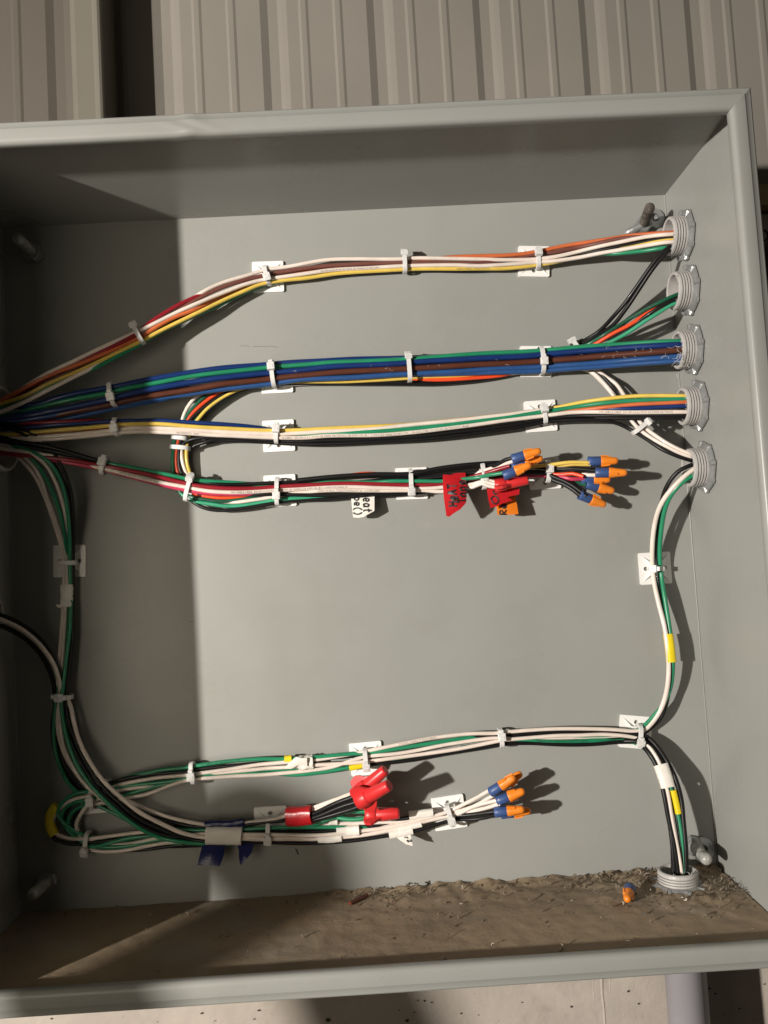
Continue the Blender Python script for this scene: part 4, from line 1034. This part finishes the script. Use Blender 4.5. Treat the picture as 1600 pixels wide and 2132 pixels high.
red_nut(748, 1650, 36, 804, 1602, 44, 'red winged wire nut behind, pointing up to the white mount', 0.15, 0.0060)
red_nut(762, 1697, 27, 833, 1693, 31, 'red winged wire nut lying lowest on the green wires', 1.25, 0.0062)
red_nut(1031, 1012, 30, 1101, 1000, 33, 'red wire nut on white wires beside the red and orange flags', 1.3, 0.0050)

# ------------------------------------------------------------------ tape
def sleeve(pts, hw, hh, m, name, label, cat='tape', group='tape bands wrapped round wires', ragged=0.0):
    """tape wound round a run: pts (x, y, h), half width px, half thickness mm"""
    P = spline([at(*p) for p in pts], 0.003)
    fr = []
    for i in range(len(P)):
        t = (P[min(i + 1, len(P) - 1)] - P[max(i - 1, 0)]).normalized()
        o = Vector((0, -1, 0)); o = (o - t * o.dot(t)).normalized()
        fr.append((t, t.cross(o), o))
    A, B = hw / 2350.0, hh * 0.001
    n = 20
    vs, fs = [], []
    for i, (p, (t, u, o)) in enumerate(zip(P, fr)):
        for k in range(n):
            w_ = 2 * math.pi * k / n
            c, s = math.cos(w_), math.sin(w_)
            c = math.copysign(abs(c) ** 0.75, c); s = math.copysign(abs(s) ** 0.75, s)
            q = 1 + ragged * noise.noise(Vector((k * 0.6, i * 0.8, hw)))
            e = t * (ragged * 0.004 * noise.noise(Vector((k * 0.9, 3.3 * (i > len(P) / 2), hw)))) if i in (0, len(P) - 1) else Vector((0, 0, 0))
            vs.append(p + u * (c * A * q) + o * (s * B * q) + e)
    for i in range(len(P) - 1):
        for k in range(n):
            fs.append((i * n + k, i * n + (k + 1) % n, (i + 1) * n + (k + 1) % n, (i + 1) * n + k))
    mb = MB()
    mb.add(vs, fs, True)
    mb.add([p - Vector((0, 0, 0)) for p in vs[:n]], [tuple(range(n))[::-1]])
    mb.add(vs[-n:], [tuple(range(n))])
    return tag(mb.build(name, m), label, cat, group)

def flag(corners, outline, m, name, label, th=0.00035, bulge=2.0, parent=None, cat='tape flag', group='tape flags hanging from the wires'):
    """corners: p00, p10, p11, p01 as (x, y, h); outline in (u, v); returns object and a (u, v) -> point function"""
    def f(u, v, lift=0.0):
        c = [corners[0][i] * (1 - u) * (1 - v) + corners[1][i] * u * (1 - v) + corners[2][i] * u * v + corners[3][i] * (1 - u) * v for i in range(3)]
        c[2] += bulge * math.sin(math.pi * u) * math.sin(math.pi * min(max(v, 0), 1)) + lift
        return at(*c)
    # fine outline and a grid clipped to it
    bm = bmesh.new()
    vs = [bm.verts.new((u, v, 0)) for u, v in outline]
    bm.faces.new(vs)
    for k in range(1, 8):
        for no, co in (((1, 0, 0), (k / 8, 0, 0)), ((0, 1, 0), (0, k / 8, 0))):
            bmesh.ops.bisect_plane(bm, geom=list(bm.verts) + list(bm.edges) + list(bm.faces), plane_co=co, plane_no=no)
    bm.verts.index_update()
    base = [(v.co.x, v.co.y) for v in bm.verts]
    faces = [[v.index for v in q.verts] for q in bm.faces]
    edges = [(e.verts[0].index, e.verts[1].index) for e in bm.edges if len(e.link_faces) == 1]
    bm.free()
    top = [f(u, v) for u, v in base]
    bot = [f(u, v, -th * 1000) for u, v in base]
    mb = MB()
    k = len(base)
    mb.add(top + bot, faces + [[i + k for i in q][::-1] for q in faces] + [(a, b, b + k, a + k) for a, b in edges], False)
    o = mb.build(name, m, parent)
    if parent is None:
        tag(o, label, cat, group)
    return o, f

STROKE = {
 'H': [[(0, 0), (0.05, 1)], [(0.7, 0.02), (0.66, 1)], [(0.02, 0.5), (0.68, 0.52)]],
 'e': [[(0.05, 0.3), (0.6, 0.36), (0.55, 0.6), (0.3, 0.66), (0.08, 0.45), (0.1, 0.15), (0.35, 0.0), (0.62, 0.1)]],
 'A': [[(0, 0), (0.32, 1), (0.68, 0)], [(0.12, 0.38), (0.56, 0.38)]],
 'T': [[(0, 0.95), (0.8, 1)], [(0.4, 1), (0.38, 0)]],
 'a': [[(0.6, 0.55), (0.3, 0.66), (0.05, 0.35), (0.2, 0.02), (0.5, 0.15), (0.6, 0.55), (0.6, 0.1), (0.7, 0.0)]],
 'p': [[(0.05, 0.6), (0.05, -0.45)], [(0.05, 0.5), (0.35, 0.66), (0.6, 0.4), (0.4, 0.05), (0.08, 0.12)]],
 't': [[(0.3, 1), (0.28, 0.1), (0.5, 0)], [(0, 0.62), (0.62, 0.66)]],
 'O': [[(0.3, 1), (0.0, 0.6), (0.1, 0.1), (0.4, 0), (0.7, 0.4), (0.6, 0.9), (0.3, 1)]],
 'R': [[(0.05, 0), (0.08, 1)], [(0.08, 1), (0.5, 0.95), (0.55, 0.65), (0.1, 0.5), (0.65, 0.0)]],
 '/': [[(0.1, -0.1), (0.55, 1.05)]],
 '1': [[(0.1, 0.75), (0.3, 1), (0.3, 0)]],
 '(': [[(0.5, 1.1), (0.2, 0.6), (0.25, 0.1), (0.5, -0.2)]],
 ')': [[(0.1, 1.1), (0.4, 0.6), (0.35, 0.1), (0.1, -0.2)]],
 'r': [[(0.1, 0.65), (0.12, 0.0)], [(0.12, 0.4), (0.3, 0.62), (0.55, 0.6)]],
 '2': [[(0.05, 0.8), (0.3, 1), (0.55, 0.8), (0.4, 0.45), (0.05, 0.02), (0.65, 0.05)]],
 ' ': [],
}
def write(f, text, org, du, dv, parent, r=0.00062, adv=0.95):
    """pen strokes on a flag: org (u, v), du/dv the (u, v) steps of one letter's width and height"""
    mb = MB()
    for i, ch in enumerate(text):
        for st in STROKE[ch]:
            pts = spline([Vector((p[0] + i * adv, p[1], 0)) for p in st], 0.12)
            P = [f(org[0] + du[0] * p.x + dv[0] * p.y, org[1] + du[1] * p.x + dv[1] * p.y, 0.45) for p in pts]
            fr = []
            n = (CAM - P[0]).normalized()
            L, Rr = [], []
            for k in range(len(P)):
                t = (P[min(k + 1, len(P) - 1)] - P[max(k - 1, 0)]).normalized()
                s = t.cross(n).normalized() * r
                L.append(P[k] + s); Rr.append(P[k] - s)
            q = len(P)
            mb.add(L + Rr, [(k, k + 1, q + k + 1, q + k) for k in range(q - 1)])
    return mb.build('handwriting', INK, parent)

# white flag "eat / pe"
o, f = flag([(731, 1030, 9), (780, 1030, 11), (780, 1078, 16), (733, 1078, 14)], [(0, 0), (1, 0), (1.0, 0.70), (0.78, 0.82), (0.50, 0.97), (0.3, 1.0), (0.06, 0.99), (0.02, 0.5)], TW, 'white_tape_flag',
            'white tape flag lettered eat and pe hanging below the red bundle', bulge=1.0)
write(f, 'eat', (0.52, 0.14), (0.0, 0.235), (0.36, 0.0), o, 0.00066, 1.0)
write(f, 'pe()', (0.13, 0.10), (0.0, 0.24), (0.30, 0.0), o, 0.00066, 0.9)
# red HeAT Tape flag
o, f = flag([(921, 986, 19), (971, 984, 20), (974, 1074, 36), (926, 1076, 36)], [(0.03, 0.02), (0.35, 0.04), (0.55, 0.0), (0.97, 0.0), (1.0, 0.2), (0.99, 0.55), (0.95, 0.70), (0.7, 0.84), (0.4, 0.93), (0.22, 1.0), (0.08, 0.99), (0.02, 0.6), (0.0, 0.3)], TR, 'red_tape_flag',
            'red tape flag lettered HeAT Tape hanging from the red bundle', bulge=3.0)
write(f, 'HeAT', (0.56, 0.76), (0.0, -0.135), (-0.36, 0.0), o, 0.00088, 1.0)
write(f, 'Tape', (0.97, 0.70), (0.0, -0.145), (-0.37, 0.0), o, 0.00070, 0.98)
# second red flag with torn end
o, f = flag([(1012, 1012, 22), (1082, 1012, 25), (1084, 1058, 24), (1016, 1058, 28)], [(0.02, 0.12), (1.0, 0.10), (0.98, 0.38), (0.72, 0.46), (0.62, 0.50), (0.78, 0.66), (0.70, 0.68), (0.45, 0.80), (0.28, 0.92), (0.08, 1.0), (0.04, 0.6)], TR, 'red_tape_flag',
            'red tape flag with torn end lettered O behind the red wire nut', bulge=1.0)
write(f, 'O', (0.34, 0.80), (0.0, -0.48), (-0.21, 0.0), o, 0.0006)
write(f, 'r', (0.34, 0.40), (0.0, -0.4), (-0.2, 0.0), o, 0.0006)
# orange flag
o, f = flag([(1032, 1030, 14), (1076, 1030, 16), (1080, 1072, 20), (1035, 1072, 20)], [(0.1, 0.05), (0.9, 0.05), (0.98, 0.5), (1.0, 0.96), (0.5, 1.0), (0.03, 1.0), (0.0, 0.55)], TO, 'orange_tape_flag',
            'orange tape flag with black lettering under the torn red flag', bulge=1.0)
write(f, 'Re', (0.46, 1.0), (0.0, -0.38), (-0.32, 0.0), o, 0.0006, 0.8)
# bottom white flag with lettering, blue flags, torn tails
o, f = flag([(822, 1738, 14), (857, 1736, 16), (860, 1764, 22), (826, 1762, 20)], [(0.02, 0.15), (0.95, 0.02), (1.0, 0.92), (0.6, 0.8), (0.3, 0.5)], TW, 'white_tape_flag',
            'small torn white tape flag with pen marks below the lower bundle', bulge=0.4)
write(f, 'r2', (0.52, 0.24), (0.16, 0.26), (0.26, -0.06), o, 0.00042, 0.9)
flag([(424, 1752, 15), (472, 1754, 15), (462, 1805, 24), (409, 1801, 24)], [(0, 0), (0.95, 0.0), (1.0, 0.5), (0.92, 0.98), (0.5, 0.98), (0.05, 1.0), (0.02, 0.6)], TB, 'blue_tape_flag', 'wide dark blue tape flag hanging in the shade below the white tape', bulge=2.0)
flag([(492, 1756, 15), (532, 1754, 15), (526, 1802, 26), (496, 1802, 24)], [(0.0, 0.0), (0.95, 0.0), (0.85, 0.45), (0.5, 0.82), (0.15, 1.0), (0.1, 0.6), (0.12, 0.3)], TB, 'blue_tape_flag', 'narrow pointed dark blue tape flag hanging in the shade', bulge=2.5)
flag([(116, 1248, 15), (142, 1248, 15), (142, 1266, 15), (116, 1266, 18)], [(0.02, 0.55), (0.3, 0.6), (0.6, 0.42), (1.0, 0.1), (1.0, 0.85), (0.6, 0.9), (0.3, 1.0), (0.08, 0.8)], TW, 'white_tape_flag', 'torn white tape tail sticking out left of the upright bundle', bulge=1.0)

sleeve([(141, 1217, 12), (141, 1240, 12), (139, 1262, 12)], 13, 5.2, TW, 'white_tape', 'crumpled white tape round the upright left bundle below its mount', ragged=0.18)
sleeve([(430, 1739, 17), (465, 1739, 17), (504, 1740, 17)], 18, 6.0, TW, 'white_tape', 'broad cream tape round the lower bundle above the blue flags', ragged=0.06)
sleeve([(428, 1718, 15), (455, 1716, 15), (480, 1716, 15), (508, 1711, 15)], 8, 3.4, TB, 'blue_tape', 'dark blue tape wound round wires behind the cream tape', ragged=0.25)
sleeve([(600, 1700, 21), (625, 1699, 24), (651, 1696, 27)], 18.5, 6.5, TR, 'red_tape', 'broad red tape round the wires left of the red wire nuts', ragged=0.08)
sleeve([(622, 1590, 12), (637, 1588, 12), (652, 1586, 12)], 14, 5.4, TW, 'white_tape', 'crumpled white tape round the long lower bundle', ragged=0.30)
flag([(588, 1580, 18), (640, 1570, 20), (640, 1598, 19), (592, 1604, 17)], [(0.0, 0.85), (0.25, 0.45), (0.55, 0.05), (0.7, 0.2), (1.0, 0.3), (1.0, 0.9), (0.6, 0.75), (0.3, 0.95)], TW, 'white_tape_flag', 'creased loose end of the white tape beside the yellow band', bulge=1.5)
sleeve([(593, 1580, 12), (600, 1580, 12), (608, 1579, 12)], 7.0, 3.0, TY, 'yellow_tape', 'yellow tape band on the green wire beside crumpled white tape')
sleeve([(728, 1599, 12), (741, 1597, 12), (754, 1594, 11)], 5.6, 2.5, TY, 'yellow_tape', 'yellow tape band on the green wire above the red wire nuts')
sleeve([(119, 1676, 12), (108, 1692, 12), (104, 1710, 12), (108, 1727, 12), (114, 1738, 12)], 10, 3.6, TY, 'yellow_tape', 'yellow tape curving round the outside of the shaded loop')
sleeve([(1391, 1320, 20), (1395, 1348, 21), (1398, 1378, 21)], 9.5, 4.2, TY, 'yellow_tape', 'bright yellow tape round the upright wires on the right')
sleeve([(1376, 1592, 25), (1384, 1615, 28), (1391, 1640, 31)], 14.5, 5.0, TW, 'white_tape', 'white tape round the wires above the floor fitting', ragged=0.06)
sleeve([(1402, 1645, 32), (1408, 1670, 33), (1413, 1694, 34)], 6.0, 2.6, TY, 'yellow_tape', 'slim yellow tape on the green wire above the floor fitting')
sleeve([(701, 1731, 14), (725, 1730, 14), (749, 1728, 15)], 10.5, 3.8, TW, 'white_tape', 'cream tape on two wires below the green pair', ragged=0.05)
sleeve([(663, 1747, 15), (690, 1747, 15), (712, 1744, 15)], 7.4, 3.0, TW, 'white_tape', 'white tape on the bottom white wire of the lower bundle', ragged=0.08)
sleeve([(811, 1739, 15), (836, 1734, 15), (860, 1729, 15)], 7.6, 3.0, TW, 'white_tape', 'white tape holding the small lettered flag', ragged=0.06)
sleeve([(852, 1698, 14), (877, 1695, 14), (902, 1692, 14)], 8.6, 3.2, TW, 'white_tape', 'white tape on the black wire left of the lower right mount', ragged=0.04)
sleeve([(833, 1727, 15), (856, 1721, 15), (878, 1716, 15)], 5.6, 2.7, TW, 'white_tape', 'white tape on the white wire above the lettered flag', ragged=0.05)
sleeve([(686, 1712, 14), (694, 1711, 14), (703, 1711, 14)], 6.0, 2.8, TW, 'white_tape', 'scrap of white tape under the lower green wire', ragged=0.15)

# ------------------------------------------------------------------ dust, shavings and bits on the floor
random.seed(11)
FZ = -W + 0.0006
NX, NY = 260, 66
vs, fs = [], []
def dens(x, y):
    """how thick the litter lies: y is the distance from the back panel"""
    px = x / W
    d = math.exp(-y / 0.030)
    b = 0.15 + 0.85 * max(0.0, min(1.0, (px + 0.35) / 0.5))
    q = math.exp(-((x - BOT.x) ** 2 + (y + BOT.y) ** 2) / 0.0022)
    return d * b * 0.8 + 0.8 * q
for j in range(NY + 1):
    for i in range(NX + 1):
        x = -W + 0.0012 + (2 * W - 0.0024) * i / NX
        y = 0.0012 + (DEP - 0.010) * j / NY
        d = dens(x, y)
        z = 0.0003 + 0.0042 * d * (0.5 + noise.noise(Vector((x * 55, y * 55, 1)))) + 0.0030 * d * max(0, noise.noise(Vector((x * 150, y * 150, 2)))) + 0.0004 * noise.noise(Vector((x * 90, y * 90, 6)))
        z += 0.004 * math.exp(-y / 0.006) * (0.4 + 0.6 * noise.noise(Vector((x * 40, 0, 7)))) * (1 if x > -0.05 else 0.3)
        rr = ((x - BOT.x) ** 2 + (y + BOT.y) ** 2) ** 0.5
        z = max(z, 0.0)
        vs.append(Vector((x, -y, FZ + z)))
for j in range(NY):
    for i in range(NX):
        a = j * (NX + 1) + i
        c = (vs[a] + vs[a + NX + 2]) / 2
        if ((c.x - BOT.x) ** 2 + (c.y - BOT.y) ** 2) ** 0.5 < 0.0165:
            continue
        fs.append((a, a + NX + 1, a + NX + 2, a + 1))
mb = MB(); mb.add(vs, fs, True)
tag(mb.build('dust', DUST), 'brown dust lying over the floor of the enclosure', 'dust', kind='stuff')
def zf(x, y):
    return FZ + 0.0006 + 0.0030 * dens(x, -y)
CH = [mat('chip_dark', (0.13, 0.10, 0.07), 0.6), mat('chip_pale', (0.34, 0.29, 0.22), 0.5), mat('chip_bright', (0.75, 0.74, 0.70), 0.25, metal=0.9)]
mbs = [MB(), MB(), MB()]
cnt = 0
while cnt < 620:
    x = random.uniform(-W + 0.005, W - 0.004)
    y = -random.uniform(0.002, DEP - 0.012)
    if random.random() > dens(x, -y) + 0.012:
        continue
    if ((x - BOT.x) ** 2 + (y - BOT.y) ** 2) ** 0.5 < 0.022:
        continue
    cnt += 1
    k = random.choices((0, 1, 2), (0.80, 0.15, 0.05))[0]
    c = Vector((x, y, zf(x, y) + random.uniform(0, 0.0012)))
    if random.random() < 0.30:
        # curled shaving
        a0 = random.uniform(0, 6.28); r = random.uniform(0.0006, 0.0018); tw = random.uniform(1.2, 4.5)
        tl = Vector((random.uniform(-1, 1), random.uniform(-1, 1), random.uniform(0.2, 1))).normalized()
        e1 = tl.orthogonal().normalized(); e2 = tl.cross(e1)
        P = [c + (e1 * math.cos(a0 + tw * q / 6) + e2 * math.sin(a0 + tw * q / 6)) * r + tl * (q * 0.0004) for q in range(7)]
        mbs[k].tube(P, random.uniform(0.00012, 0.0003), 4, flat=2.2, smooth=False)
    else:
        s = random.uniform(0.0003, 0.0011)
        if random.random() < 0.05: s *= 1.8
        e = [Vector((random.gauss(0, 1), random.gauss(0, 1), random.gauss(0, 0.6))) * s for _ in range(4)]
        mbs[k].add([c + q for q in e], [(0, 1, 2), (0, 2, 3), (0, 3, 1), (1, 3, 2)])
for mb, m, l in zip(mbs, CH, ('dark swarf and grit scattered on the dusty floor', 'pale plastic shavings scattered on the dusty floor', 'bright metal flecks scattered on the dusty floor')):
    tag(mb.build('shavings', m), l, 'debris', kind='stuff')
# larger curls by the floor fitting and the middle
mb = MB()
for x, y, n in ((1190, 1838, 6), (1245, 1825, 9), (1350, 1826, 9), (1500, 1835, 8), (1530, 1850, 7), (880, 1852, 6), (780, 1868, 6), (1300, 1870, 5)):
    for q in range(n):
        c = on(x + random.gauss(0, 26), y + random.gauss(0, 5), 2, FZ + 0.004)
        if c.y > -0.003: c.y = -0.003
        if c.x > W - 0.004: c.x = W - 0.004
        if ((c.x - BOT.x) ** 2 + (c.y - BOT.y) ** 2) ** 0.5 < 0.023: continue
        a0 = random.uniform(0, 6.28); r = random.uniform(0.0010, 0.0026); tw = random.uniform(1.5, 5)
        tl = Vector((random.uniform(-1, 1), random.uniform(-1, 1), random.uniform(0, 0.6))).normalized()
        e1 = tl.orthogonal().normalized(); e2 = tl.cross(e1)
        P = []
        for k in range(10):
            p = c + (e1 * math.cos(a0 + tw * k / 9) + e2 * math.sin(a0 + tw * k / 9)) * r + tl * (k * 0.0005)
            p.y = min(p.y, -0.0012); p.z = max(p.z, FZ + 0.0012); p.x = min(p.x, W - 0.001)
            P.append(p)
        mb.tube(P, random.uniform(0.00018, 0.0004), 5, flat=2.4, smooth=False)
tag(mb.build('shavings', CH[0]), 'long curled shavings heaped along the back of the floor', 'debris', kind='stuff')
# wire offcut
pa, pb = on(730, 1880, 2, FZ + 0.003), on(765, 1863, 2, FZ + 0.004)
mb = MB(); mb.tube([pa, pa.lerp(pb, 0.5), pb], 0.0018, 10)
oc = tag(mb.build('wire_offcut', WC['dark_brown']), 'short reddish wire offcut lying in the shavings', 'offcut')
mb = MB(); d = (pa - pb).normalized(); mb.tube([pa, pa + d * 0.0012], 0.0009, 8); mb.build('copper_core', COPPER, oc)
# lint pulled up on the thick wires and the middle fitting
mb = MB()
for q in range(24):
    u = random.random() ** 0.6
    x = 560 + 860 * u
    yb = 772 - (x - 560) * 0.0575
    y = yb + random.uniform(-6, 22)
    h = HF['B'][1](x) + 4.6
    a = random.uniform(0, 6.28); l = random.uniform(2, 9) * (1.3 if x > 1330 else 0.8)
    P = [at(x, y, h), at(x + l * math.cos(a), y + 0.6 * l * math.sin(a), h + random.uniform(0, 1.5)), at(x + 1.7 * l * math.cos(a + 0.6), y + l * math.sin(a + 0.6), h + random.uniform(0, 2))]
    mb.tube(spline(P, 0.0012), 0.00009, 4)
for q in range(20):
    x, y = random.gauss(1418, 8), random.gauss(748, 14)
    P = [at(x, y, 58), at(x + random.uniform(-9, 4), y + random.uniform(-5, 7), 60), at(x + random.uniform(-14, 4), y + random.uniform(-8, 10), 61)]
    mb.tube(spline(P, 0.0012), 0.00012, 4)
tag(mb.build('lint', mat('lint', (0.75, 0.73, 0.68), 0.7)), 'pale lint caught on the thick wires by the middle fitting', 'lint', kind='stuff')
